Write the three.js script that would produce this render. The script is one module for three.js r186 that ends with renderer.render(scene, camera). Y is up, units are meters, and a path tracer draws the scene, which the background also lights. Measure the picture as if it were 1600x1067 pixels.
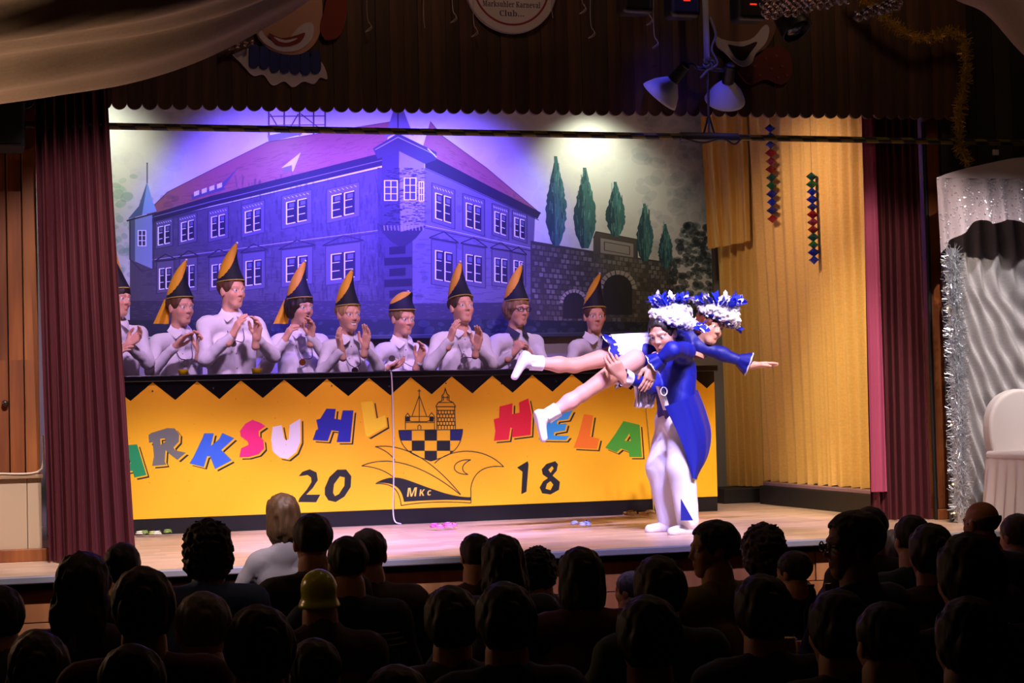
import * as THREE from 'three';
import { mergeGeometries, mergeVertices } from 'three/addons/utils/BufferGeometryUtils.js';
import { ImprovedNoise } from 'three/addons/math/ImprovedNoise.js';
import { RoundedBoxGeometry } from 'three/addons/geometries/RoundedBoxGeometry.js';

// ───────────────────────── camera, exposure ─────────────────────────
const scene = new THREE.Scene();
scene.background = new THREE.Color(0x000000);
const renderer = new THREE.WebGLRenderer();
renderer.toneMapping = THREE.LinearToneMapping;
renderer.toneMappingExposure = 1.0;
renderer.shadowMap.enabled = true;

const V = (x, y, z) => new THREE.Vector3(x, y, z);
const FOCAL = 2900, YAW = THREE.MathUtils.degToRad(16.4), ROLL = 0.024, PITCH = Math.atan(100 / FOCAL);
const EYE = V(0, 1.715, 0);
const FW = V(Math.sin(YAW) * Math.cos(PITCH), Math.sin(PITCH), -Math.cos(YAW) * Math.cos(PITCH));
const R0 = FW.clone().cross(V(0, 1, 0)).normalize(), U0 = R0.clone().cross(FW);
const RT = R0.clone().multiplyScalar(Math.cos(ROLL)).addScaledVector(U0, -Math.sin(ROLL));
const UP = R0.clone().multiplyScalar(Math.sin(ROLL)).addScaledVector(U0, Math.cos(ROLL));
const camera = new THREE.PerspectiveCamera(2 * Math.atan(533.5 / FOCAL) * 180 / Math.PI, 1600 / 1067, 0.1, 60);
camera.position.copy(EYE);
camera.quaternion.setFromRotationMatrix(new THREE.Matrix4().makeBasis(RT, UP, FW.clone().negate()));
scene.add(camera);

// a photo pixel gives a direction; the plane or depth gives the place
const ray = (x, y) => FW.clone().addScaledVector(RT, (x - 800) / FOCAL).addScaledVector(UP, -(y - 533.5) / FOCAL);
const onZ = (x, y, z) => { const d = ray(x, y); return EYE.clone().addScaledVector(d, (z - EYE.z) / d.z); };
const onY = (x, y, h) => { const d = ray(x, y); return EYE.clone().addScaledVector(d, (h - EYE.y) / d.y); };
const onX = (x, y, w) => { const d = ray(x, y); return EYE.clone().addScaledVector(d, (w - EYE.x) / d.x); };

const STAGE = 1.0, EDGE_Z = -8.65, PROS_Z = -9.55, BAR_Z = -11.2, BACK_Z = -12.5;

// ───────────────────────── small helpers ─────────────────────────
let seed = 7;
const rnd = () => { seed = (seed + 0x6d2b79f5) | 0; let t = Math.imul(seed ^ (seed >>> 15), 1 | seed); t = (t + Math.imul(t ^ (t >>> 7), 61 | t)) ^ t; return ((t ^ (t >>> 14)) >>> 0) / 4294967296; };
const rr = (a, b) => a + (b - a) * rnd();
const noiseGen = new ImprovedNoise();
const noise = (x, y, z) => noiseGen.noise(x + 31.7, y + 11.3, z + 57.1);
const names = new Map();
function numbered(n) { const k = names.get(n) ?? 0; names.set(n, k + 1); return k ? n + '_' + String(k).padStart(3, '0') : n; }
function M(color, roughness = 0.7, extra = {}) { return new THREE.MeshPhysicalMaterial({ color, roughness, side: THREE.DoubleSide, ...extra }); }
function mesh(name, geo, mat, parent = scene) {
  const m = new THREE.Mesh(geo, mat); m.name = parent === scene ? numbered(name) : name; m.castShadow = m.receiveShadow = true; parent.add(m); return m;
}
function tag(o, label, category, group, kind) { if (label) o.userData.label = label; if (category) o.userData.category = category; if (group) o.userData.group = group; if (kind) o.userData.kind = kind; return o; }
function thing(name, label, category, pos = V(0, 0, 0), group) { const g = new THREE.Group(); g.name = numbered(name); g.position.copy(pos); scene.add(g); return tag(g, label, category, group); }
function structure(name, label, category, pos = V(0, 0, 0)) { return tag(thing(name, label, category, pos), null, null, null, 'structure'); }
const box = (x0, x1, y0, y1, z0, z1, bev = 0) => {
  const w = Math.abs(x1 - x0), h = Math.abs(y1 - y0), d = Math.abs(z1 - z0);
  const g = bev ? new RoundedBoxGeometry(w, h, d, 2, bev) : new THREE.BoxGeometry(w, h, d);
  return g.translate((x0 + x1) / 2, (y0 + y1) / 2, (z0 + z1) / 2);
};
const tube = (pts, r, seg = 40, rad = 6, closed = false) => new THREE.TubeGeometry(new THREE.CatmullRomCurve3(pts, closed), seg, r, rad, closed);
const merged = (list) => mergeGeometries(list.map((g) => { const h = g.index ? g.toNonIndexed() : g; for (const k of Object.keys(h.attributes)) if (!['position', 'normal', 'uv'].includes(k)) h.deleteAttribute(k); return h; }));
// a parametric sheet
function sheet(nu, nv, f) {
  const pos = [], uv = [], idx = [];
  for (let j = 0; j <= nv; j++) for (let i = 0; i <= nu; i++) { const p = f(i / nu, j / nv); pos.push(p.x, p.y, p.z); uv.push(i / nu, j / nv); }
  for (let j = 0; j < nv; j++) for (let i = 0; i < nu; i++) { const a = j * (nu + 1) + i, b = a + 1, c = a + nu + 1, d = c + 1; idx.push(a, c, b, b, c, d); }
  const g = new THREE.BufferGeometry();
  g.setAttribute('position', new THREE.Float32BufferAttribute(pos, 3)); g.setAttribute('uv', new THREE.Float32BufferAttribute(uv, 2)); g.setIndex(idx); g.computeVertexNormals();
  return g;
}
function canvasTexture(w, h, draw, srgb = true) {
  const c = document.createElement('canvas'); c.width = w; c.height = h; draw(c.getContext('2d'), w, h);
  const t = new THREE.CanvasTexture(c); if (srgb) t.colorSpace = THREE.SRGBColorSpace; t.magFilter = THREE.LinearFilter; t.wrapS = t.wrapT = THREE.RepeatWrapping; return t;
}
function dataTexture(w, h, f, srgb = true) {
  const d = new Uint8Array(w * h * 4);
  for (let y = 0; y < h; y++) for (let x = 0; x < w; x++) { const c = f(x / w, y / h); for (let k = 0; k < 3; k++) d[(y * w + x) * 4 + k] = Math.max(0, Math.min(255, c[k])); d[(y * w + x) * 4 + 3] = 255; }
  const t = new THREE.DataTexture(d, w, h); if (srgb) t.colorSpace = THREE.SRGBColorSpace; t.magFilter = THREE.LinearFilter; t.wrapS = t.wrapT = THREE.RepeatWrapping; t.needsUpdate = true; return t;
}

// ───────────────────────── lights: every lamp is a fixture with a lens ─────────────────────────
const M_can = M(0x0b0b0d, 0.45), M_steel = M(0x55565c, 0.4, { metalness: 0.8 });
function lamp(label, pos, target, color, candela, angle, penumbra, r = 0.07, group = 'stage lamps out of the picture') {
  const t = thing('stage_spotlight', label, 'spotlight', pos, group);
  const dir = target.clone().sub(pos).normalize(), q = new THREE.Quaternion().setFromUnitVectors(V(0, -1, 0), dir);
  const can = new THREE.LatheGeometry([[0.001, 0.24], [r * 0.6, 0.235], [r * 0.85, 0.2], [r, 0.12], [r * 1.05, 0.02], [r * 1.12, 0.0], [r * 1.12, -0.01], [r, -0.01], [r * 0.95, 0.015]].map((p) => new THREE.Vector2(...p)), 24);
  const c = mesh('can', can, M_can, t); c.quaternion.copy(q);
  const lens = mesh('lens', new THREE.CircleGeometry(r * 0.95, 24).rotateX(Math.PI / 2).translate(0, 0.012, 0), M(0x222222, 0.3, { emissive: color, emissiveIntensity: 1.5 }), t); lens.quaternion.copy(q);
  if (pos.y < 6.2) mesh('hanger', new THREE.CylinderGeometry(0.01, 0.01, 6.6 - pos.y - 0.3, 10).translate(0, 0.33 + (6.6 - pos.y - 0.3) / 2 - 0.03, 0), M_steel, t); mesh('yoke', tube([V(-r * 1.25, 0.1, 0), V(-r * 1.25, 0.3, 0), V(0, 0.36, 0), V(r * 1.25, 0.3, 0), V(r * 1.25, 0.1, 0)], 0.008, 24), M_steel, t);
  const l = new THREE.SpotLight(color, candela, 0, angle, penumbra, 2);
  l.position.copy(pos).addScaledVector(dir, 0.03); l.target.position.copy(target); l.castShadow = true; l.shadow.radius = Math.max(1, r / 0.02); l.shadow.mapSize.set(1024, 1024);
  l.name = numbered('spot_beam'); scene.add(l); scene.add(l.target);
  return t;
}
const rgb = (r, g, b) => new THREE.Color().setRGB(r, g, b);
// wash on the painted cloth, from the batten of lamps hidden behind the wooden valance
lamp('white wash lamp behind the valance above the spired corner of the mural', V(0.85, 3.9, -11.9), V(0.75, 3.15, -12.5), rgb(1, 1, 0.86), 3.3, 0.95, 1);
lamp('white wash lamp behind the valance above the painted cypresses', V(4.25, 3.85, -12.05), V(4.3, 3.05, -12.5), rgb(1, 1, 0.84), 2.9, 0.95, 1);
for (const [x, k, w] of [[1.95, 1, 'left roof'], [2.6, 1.1, 'corner oriel'], [3.15, 0.95, 'right roof']]) lamp('blue wash lamp behind the valance over the painted ' + w, V(x, 3.8, -11.35), V(x + 0.03, 2.95, -12.5), rgb(0.13, 0.07, 1), 41 * k, 0.72, 1);
for (const [x, w] of [[2.1, 'half-timbered tower'], [3.15, 'right roof ridge']]) lamp('cyan accent lamp behind the valance above the painted ' + w, V(x, 3.85, -12.1), V(x, 3.1, -12.5), rgb(0.25, 0.7, 1), 0.9, 0.6, 1);
// front lamps high in the hall: warm white on the yellow bar, violet on the dancers; their beams pass just under the striped bar
const FY = 6.0, FZ = -5.5;
for (const [x, tx, c, cd, w] of [[0.45, 0.85, [1, 0.86, 0.9], 86, 'curtained end'], [0.95, 1.35, [1, 0.86, 0.9], 84, 'first letters'], [1.6, 1.95, [0.76, 0.62, 1], 98, 'first year digits'], [2.3, 2.7, [0.6, 0.5, 1], 118, 'emblem'], [3.0, 3.4, [0.64, 0.54, 1], 112, 'last year digits'], [3.7, 4.1, [1, 0.82, 0.8], 88, 'last letters'], [4.5, 4.95, [1, 0.82, 0.7], 84, 'curtain corner']]) lamp((c[0] < 1 ? 'rosy violet' : 'warm white') + ' front lamp hung in the hall facing the ' + w + ' of the bar', V(x, FY, FZ), V(tx, 1, -9.76), rgb(...c), cd, 0.238, 0.2, 0.05);
lamp('violet front lamp hung in the hall facing the dancers', V(2.6, FY, -5.3), V(3.35, 1.45, -9.5), rgb(0.45, 0.38, 1), 150, 0.16, 0.7, 0.05);
lamp('violet front lamp hung in the hall facing the middle of the floor', V(1.8, FY, -5.4), V(2.3, 1.0, -9.75), rgb(0.34, 0.18, 1), 380, 0.19, 0.8, 0.05);
lamp('amber lamp behind the valance aimed at the lower orange curtain', V(3.3, 3.75, -9.8), V(5.3, 1.6, -10.35), rgb(1, 0.84, 0.5), 42, 0.4, 1, 0.1);
lamp('amber wash lamp behind the valance over the orange curtain', V(4.2, 3.75, -10.6), V(5.3, 2.4, -11.0), rgb(1, 0.7, 0.5), 7, 0.85, 1, 0.1);
for (const [x, w, k] of [[1.1, 'first boys', 1], [2.2, 'middle', 1], [3.4, 'last children', 0.9]]) lamp('violet lamp behind the valance facing the ' + w + ' of the clapping row', V(x, 3.7, -9.85), V(x + 0.05, 2.15, -11.8), rgb(0.84, 0.52, 1), 18 * k, 0.42, 0.8, 0.08);
lamp('white lamp over the white draped booth', V(5.3, 5.6, -6.6), V(5.7, 1.9, -9.4), rgb(1, 0.92, 0.9), 75, 0.16, 0.9);
lamp('blue lamp above the hanging pair of dish lamps', V(3.45, 4.9, -8.6), V(3.75, 3.45, -9.3), rgb(0.1, 0.08, 1), 8, 0.24, 0.7);
for (const [x, y, w] of [[988, 2, 'beside the ribbons'], [1062, 8, 'left of the hanging pole'], [1165, 14, 'in front of the clown with the bow']]) lamp('black stage lamp with a red light ' + w, onZ(x, y, -9.1), onZ(x, y, -9.1).add(V(-0.1, -1.2, -0.25)), rgb(0.4, 0.25, 1), 0.6, 0.3, 0.8, 0.07, 'black stage lamps over the opening');
lamp('added unseen amber uplighter brightening the beige cloth above the pine boards', V(-0.9, 2.0, -6.7), V(0.6, 3.05, -6.3), rgb(1, 0.68, 0.46), 11, 0.75, 1, 0.06);  // added lamp, out of view, that lifts the cloth from below
// added fill lamps, out of view: they lift the boards, cloth and valance
function fillLamp(pos, candela, label, wall) {
  const t = thing('fill_lamp', label, 'lamp', pos, 'added fill lamps');
  mesh('glass_globe', new THREE.SphereGeometry(0.09, 24, 16), M(0xffe0b0, 0.5, { emissive: rgb(1, 0.6, 0.3), emissiveIntensity: 0.8 }), t);
  mesh('hanger', wall ? box(-0.02, 0.02, -0.1, -0.06, -0.26, 0.02, 0.008) : new THREE.CylinderGeometry(0.008, 0.008, 6.6 - pos.y - 0.08, 10).translate(0, 0.08 + (6.6 - pos.y - 0.08) / 2, 0), M_steel, t);
  const l = new THREE.PointLight(rgb(1, 0.6, 0.34), candela, 0, 2); l.position.copy(pos); l.castShadow = true; l.shadow.radius = 5; scene.add(l); l.name = numbered('fill_light');
}
fillLamp(V(-1.3, 2.0, -9.28), 3.0, 'added unseen fill lamp on the wall of pine boards', true);
fillLamp(V(2.3, 4.9, -8.2), 1.1, 'added unseen fill lamp hanging before the round sign');
fillLamp(V(5.0, 4.9, -8.2), 1.0, 'added unseen fill lamp hanging before the gold garland');


// ───────────────────────── room shell ─────────────────────────
function woodTexture(base, dark, streak = 26, w = 256, h = 512) {
  return dataTexture(w, h, (u, v) => {
    const n = noise(u * 9, v * 1.3, streak) * 0.5 + noise(u * streak, v * 2.2, 3) * 0.5 + noise(u * streak * 3, v * 6, 9) * 0.25;
    const k = Math.max(0, Math.min(1, 0.5 + n * 0.9)); let s = 1;
    return base.map((b, i) => (b * k + dark[i] * (1 - k)) * s);
  });
}
const T_pine = woodTexture([158, 92, 40], [112, 58, 22]), T_brown = woodTexture([92, 58, 36], [58, 34, 20]), T_panel = woodTexture([196, 136, 92], [164, 108, 68], 14);
const T_stage = dataTexture(1024, 512, (u, v) => {          // narrow floor strips running along the stage
  const row = Math.floor(v * 32), a = Math.floor(u * 5 + (row * 0.37) % 1), h = Math.abs(Math.sin(row * 12.9898 + a * 78.233) * 43758.5453) % 1;
  const g = noise(u * 14, v * 160, 2) * 16 + noise(u * 60, v * 300, 8) * 8, seam = (v * 32) % 1 < 0.07 ? -38 : 0, s = 1 + (h - 0.5) * 0.16;
  return [204 * s + g + seam, 172 * s + g + seam, 146 * s + g * 0.8 + seam];
});
T_stage.repeat.set(1 / 2.4, 1 / 2.4);
const M_white = M(0x9a958c, 0.8), M_dark = M(0x171310, 0.85), M_hall = M(0x2a241f, 0.9), M_black = M(0x0a0a0c, 0.6);
const planar = (g, ax = 'xz') => { const p = g.attributes.position, uv = new Float32Array(p.count * 2); for (let i = 0; i < p.count; i++) { uv[2 * i] = ax[0] === 'x' ? p.getX(i) : p.getZ(i); uv[2 * i + 1] = ax[1] === 'z' ? p.getZ(i) : p.getY(i); } g.setAttribute('uv', new THREE.BufferAttribute(uv, 2)); return g; };

tag(mesh('floor', box(-4, 10, -0.12, 0, -8.6, 3.2), M(0x2b2018, 0.6)), 'dark hall floor under the audience', 'floor', null, 'structure');
tag(mesh('ceiling', box(-4.1, 10.1, 6.6, 6.72, -12.8, 3.3), M_hall), 'dark hall ceiling', 'ceiling', null, 'structure');
tag(mesh('wall_left', box(-4.12, -4, -0.1, 6.65, -12.8, 3.3), M_hall), 'dark side wall of the hall', 'wall', null, 'structure');
tag(mesh('wall_right', box(10, 10.12, -0.1, 6.65, -12.8, 3.3), M_hall), 'dark side wall beyond the white booth', 'wall', null, 'structure');
tag(mesh('wall_rear', box(-4.1, 10.1, -0.1, 6.65, 3.2, 3.32), M_hall), 'dark rear wall of the hall', 'wall', null, 'structure');
tag(mesh('wall_back', box(-0.3, 5.6, 1.0, 6.6, BACK_Z - 0.12, BACK_Z), M_white), 'white plaster wall behind the painted cloth', 'wall', null, 'structure');
tag(mesh('wall_stage_left', box(-0.42, -0.3, 1.0, 6.6, BACK_Z - 0.12, -9.74), M_white), 'white side wall of the stage behind the red curtain', 'wall', null, 'structure');
tag(mesh('wall_stage_right', box(5.48, 5.6, 1.0, 6.6, BACK_Z - 0.12, -9.74), M_white), 'white side wall of the stage behind the orange curtain', 'wall', null, 'structure');

// stage deck and its boarded front
const deck = structure('stage_floor', 'pale wooden stage floor with long narrow boards', 'stage');
mesh('deck', planar(box(-4, 10, STAGE - 0.03, STAGE, BACK_Z - 0.1, EDGE_Z + 0.02)), M(0xffffff, 0.32, { map: T_stage }), deck);
mesh('nosing', box(-4, 2.9, STAGE - 0.034, STAGE + 0.002, EDGE_Z, EDGE_Z + 0.035, 0.008), M(0x8b8690, 0.5), deck);
mesh('nosing', box(2.905, 10, STAGE - 0.034, STAGE + 0.002, EDGE_Z, EDGE_Z + 0.035, 0.008), M(0x8b8690, 0.5), deck);
mesh('substructure', box(-4, 10, 0, STAGE - 0.035, EDGE_Z - 0.12, EDGE_Z - 0.1), M_black, deck);
const front = structure('stage_front', 'boarded wooden front of the stage below the edge', 'stage front');
{
  const mats = [0xffffff, 0xe6dccf, 0xf2e2cc].map((c) => M(c, 0.55, { map: T_panel }));
  const rows = [[0.79, 0.93], [0.405, 0.785], [0.02, 0.4]];
  rows.forEach(([y0, y1], r) => { for (let k = 0; k < 16; k++) { const x0 = -3.9 + k * 0.86 + (r ? 0.0 : 0.3); mesh('front_panel', planar(box(x0, x0 + 0.854, y0, y1, EDGE_Z - 0.1, EDGE_Z - 0.025 - 0.002 * ((k * 7 + r) % 3)), 'xy'), mats[(k * 5 + r) % 3], front); } });
}

// panelled proscenium wall at the left
const prosL = structure('wall_front_left', 'vertical pine boards over beige panels beside the red curtain', 'wall');
mesh('core', box(-4, 0.33, 0.9, 6.6, -9.72, -9.6), M_dark, prosL);
{
  const mats = [0xffffff, 0xdccfc0, 0xf0e0cc].map((c) => M(c, 0.5, { map: T_pine }));
  const edge = 0.35, w = 0.0745;
  for (let k = 0; k < 22; k++) mesh('pine_board', planar(box(edge - (k + 1) * w + 0.0025, edge - k * w - 0.0025, 1.43, 4.4, -9.6, -9.55, 0.004), 'xy'), mats[(k * 2) % 3], prosL);
  for (let k = 0; k < 6; k++) { const x1 = k ? edge - 0.07 - (k - 1) * 0.32 : edge, x0 = k ? x1 - 0.315 : x1 - 0.068; mesh('beige_panel', box(x0, x1, 1.06, 1.41, -9.6, -9.552, 0.004), M(0xb59b7c, 0.6), prosL); }
  mesh('ledge', box(-4, 0.36, 1.41, 1.43, -9.6, -9.53, 0.004), M(0x9a7a58, 0.5), prosL);
  mesh('baseboard', planar(box(-4, 0.385, 1.0, 1.062, -9.6, -9.52, 0.004), 'xy'), M(0xffffff, 0.5, { map: T_pine }), prosL);
  const kb = onZ(8, 630, -9.53); mesh('knob', new THREE.SphereGeometry(0.017, 16, 12).translate(kb.x, kb.y, -9.535), M(0x2a1810, 0.4), prosL);
  mesh('cable', tube([V(-0.3, 1.437, -9.535), V(0.1, 1.44, -9.53), V(0.345, 1.448, -9.53), V(0.362, 1.5, -9.54), V(0.36, 1.62, -9.545)], 0.005, 30), M(0xc8b8a0, 0.5), prosL);
}
{
  const a = onZ(0, 180, -9.5), t = thing('loudspeaker', 'black loudspeaker box high on the pine boards', 'loudspeaker', V(0.14, 3.03, -9.5));
  mesh('cabinet', box(-0.42, 0.15, 0, 0.42, -0.05, 0.2, 0.015), M(0x0c0b0b, 0.7), t);
  mesh('grille', box(-0.4, 0.13, 0.02, 0.4, 0.2, 0.207), M(0x161515, 0.9), t);
}
// right proscenium: post, then dark boards behind the white booth
const prosR = structure('wall_front_right', 'dark wall with a brown wooden post beside the red curtain', 'wall');
mesh('core', box(5.45, 10, 0.9, 6.6, -9.74, -9.62), M_dark, prosR);
mesh('post', planar(box(5.36, 5.44, 1.06, 4.4, -9.75, -9.6, 0.006), 'xy'), M(0xd8c8b8, 0.45, { map: T_pine }), prosR);
mesh('post_foot', planar(box(5.35, 5.46, 1.0, 1.06, -9.76, -9.58, 0.005), 'xy'), M(0xffffff, 0.45, { map: T_pine }), prosR);
mesh('conduit', tube([V(5.348, 1.0, -9.6), V(5.342, 1.8, -9.595), V(5.349, 2.6, -9.6), V(5.344, 3.3, -9.6)], 0.012, 40), M_black, prosR);
{ const w = 0.12; for (let k = 0; k < 24; k++) mesh('dark_board', box(5.455 + k * w, 5.455 + (k + 1) * w - 0.004, 1.0, 4.4, -9.63, -9.6, 0.004), k % 3 ? M_dark : M_hall, prosR); }

// wooden valance: every plank with a round end
const valance = structure('valance', 'brown wooden plank valance with scalloped lower edge over the stage', 'valance');
{
  const W = 0.0762, sh = new THREE.Shape(); const h = W / 2 - 0.0012;
  sh.moveTo(-h, 1.35); sh.lineTo(-h, 0.036); sh.absellipse(0, 0.036, h, 0.036, Math.PI, 2 * Math.PI, false); sh.lineTo(h, 1.35); sh.closePath();
  const g = new THREE.ExtrudeGeometry(sh, { depth: 0.016, bevelEnabled: true, bevelSize: 0.0015, bevelThickness: 0.002, bevelSegments: 1, curveSegments: 10 });
  const mats = [0xffffff, 0xd9cfc6, 0xf0e4d8, 0xc8bdb4].map((c) => M(c, 0.6, { map: T_brown }));
  for (let k = 0; k < 74; k++) { const p = mesh('plank', g, mats[(k * 7 + (k >> 2)) % 4], valance); p.position.set(0.0 + k * W, 3.257 + k * 0.0007, PROS_Z + 0.0015 * ((k * 5) % 3)); }
  mesh('backing', box(-0.05, 5.6, 3.42, 6.6, PROS_Z - 0.06, PROS_Z - 0.01), M_dark, valance);
  mesh('plank_field', box(-0.05, 9.9, 4.55, 6.6, PROS_Z - 0.01, PROS_Z + 0.02), M_dark, valance);
}

// ───────────────────────── curtains ─────────────────────────
function drape(name, mat, label, group, { top, bot, yTop, yBot, folds, amp, nu = 220, nv = 40, hem = 0, s = 1 }) {
  const A = (c, u) => c.length === 2 ? c[0].clone().lerp(c[1], u) : new THREE.CatmullRomCurve3(c).getPoint(u);
  const n = V(bot[bot.length - 1].z - bot[0].z, 0, -(bot[bot.length - 1].x - bot[0].x)).normalize();
  const g = sheet(nu, nv, (u, v) => {
    const uu = u + noise(u * folds * 0.5, v * 0.8, s) * 0.35 / folds, ph = 2 * Math.PI * folds * uu;
    const w = (Math.sin(ph) + 0.45 * Math.sin(ph * 2.1 + 1.7 * noise(u * 3, v * 2, s + 4)) + 0.5 * noise(u * folds * 1.4, v * 1.5, s + 9)) * amp * (0.75 + 0.35 * v);
    const y = typeof yBot === 'function' ? yTop + (yBot(u) - yTop) * v : yTop + (yBot - yTop) * v;
    const e = Math.pow(v, 1.3), p = A(top, u).lerp(A(bot, u), e);
    return V(p.x + n.x * w, y + (v > 0.98 ? hem * Math.sin(ph) : 0), p.z + n.z * w);
  });
  const m = mesh(name, g, mat); return label ? tag(m, label, 'curtain', group) : m;
}
const M_red = M(0x4d0b17, 0.85, { sheen: 0.6, sheenRoughness: 0.5, sheenColor: new THREE.Color(0x7a1a2c) });
const weave = dataTexture(128, 128, (u, v) => { const n = 238 + noise(u * 60, v * 60, 1) * 14 + noise(u * 8, v * 90, 5) * 8; return [n, n, n]; });
weave.repeat.set(4, 4);
const M_orange = M(0xe8b864, 0.75, { map: weave }), M_yellow = M(0xdcb058, 0.75, { map: weave });
const flat = (p) => V(p.x, 0, p.z);
{
  const z = -9.4;
  drape('red_curtain', M_red, 'dark red velvet stage curtain hanging beside the pine boards', 'red stage curtains', { top: [flat(onZ(50, 190, z)), flat(onZ(108, 190, z)), flat(onZ(160, 190, z + 0.02))], bot: [flat(onZ(77, 870, z)), flat(onZ(140, 870, z + 0.04)), flat(onZ(212, 860, z + 0.02))], yTop: 4.3, yBot: 1.005, folds: 7, amp: 0.042, nu: 260, s: 2 });
  drape('red_curtain', M_red, 'dark red velvet stage curtain hanging beside the brown wooden post', 'red stage curtains', { top: [V(5.03, 0, -9.72), V(5.345, 0, -9.66)], bot: [V(4.985, 0, -9.7), V(5.335, 0, -9.64)], yTop: 4.3, yBot: 1.005, folds: 7, amp: 0.022, s: 5 });
  drape('pink_strip', M(0xb0476a, 0.8, { map: weave }), 'narrow pink strip along the inner edge of the red curtain', null, { top: [V(4.985, 0, -9.665), V(5.06, 0, -9.655)], bot: [V(4.965, 0, -9.655), V(5.065, 0, -9.645)], yTop: 4.3, yBot: 1.17, folds: 1.1, amp: 0.006, nu: 24, s: 6 });  // pink strip before the inner edge of the red, ends above the floor
  // orange cloth along the side of the stage
  drape('orange_curtain', M_orange, 'long gathered orange curtain along the side of the stage with foil garlands', 'orange side curtains', { top: [V(5.3, 0, -12.05), V(5.3, 0, -9.85)], bot: [V(5.3, 0, -11.85), V(5.3, 0, -9.9)], yTop: 4.2, yBot: 1.155, folds: 13, amp: 0.019, nu: 420, hem: 0.006, s: 8 });
  drape('orange_curtain', M_yellow, 'narrow mustard curtain hanging down to the floor in the stage corner', 'orange side curtains', { top: [V(5.14, 0, -12.25), V(5.33, 0, -12.0)], bot: [V(5.17, 0, -12.28), V(5.33, 0, -11.9)], yTop: 4.2, yBot: 1.11, folds: 5, amp: 0.02, nu: 120, s: 12 });
  drape('orange_curtain', M_yellow, 'short mustard cloth ending half way up beside the painted mural', 'orange side curtains', { top: [V(5.0, 0, -12.15), V(5.27, 0, -11.95)], bot: [V(5.04, 0, -12.15), V(5.27, 0, -11.95)], yTop: 4.2, yBot: (u) => onZ(1120 + 50 * u, 388 - 8 * u, -12.1).y, folds: 3, amp: 0.016, nu: 90, s: 15 });
  tag(mesh('trim_1', box(4.95, 5.32, 4.18, 4.24, -12.3, -9.7), M_black), 'curtain rail over the orange curtain', 'rail', null, 'structure');
  const sk = structure('baseboard_stage_right', 'black skirting step below the orange curtain', 'skirting');
  mesh('step', box(5.22, 5.42, STAGE, 1.125, -11.8, -9.8, 0.006), M(0x14110f, 0.55), sk);
  mesh('rail', box(5.24, 5.4, 1.125, 1.15, -11.78, -9.8, 0.004), M(0x8d6a74, 0.5), sk);
  mesh('step', box(5.02, 5.42, STAGE, 1.1, -12.35, -11.95, 0.006), M(0x14110f, 0.55), sk);
}

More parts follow.
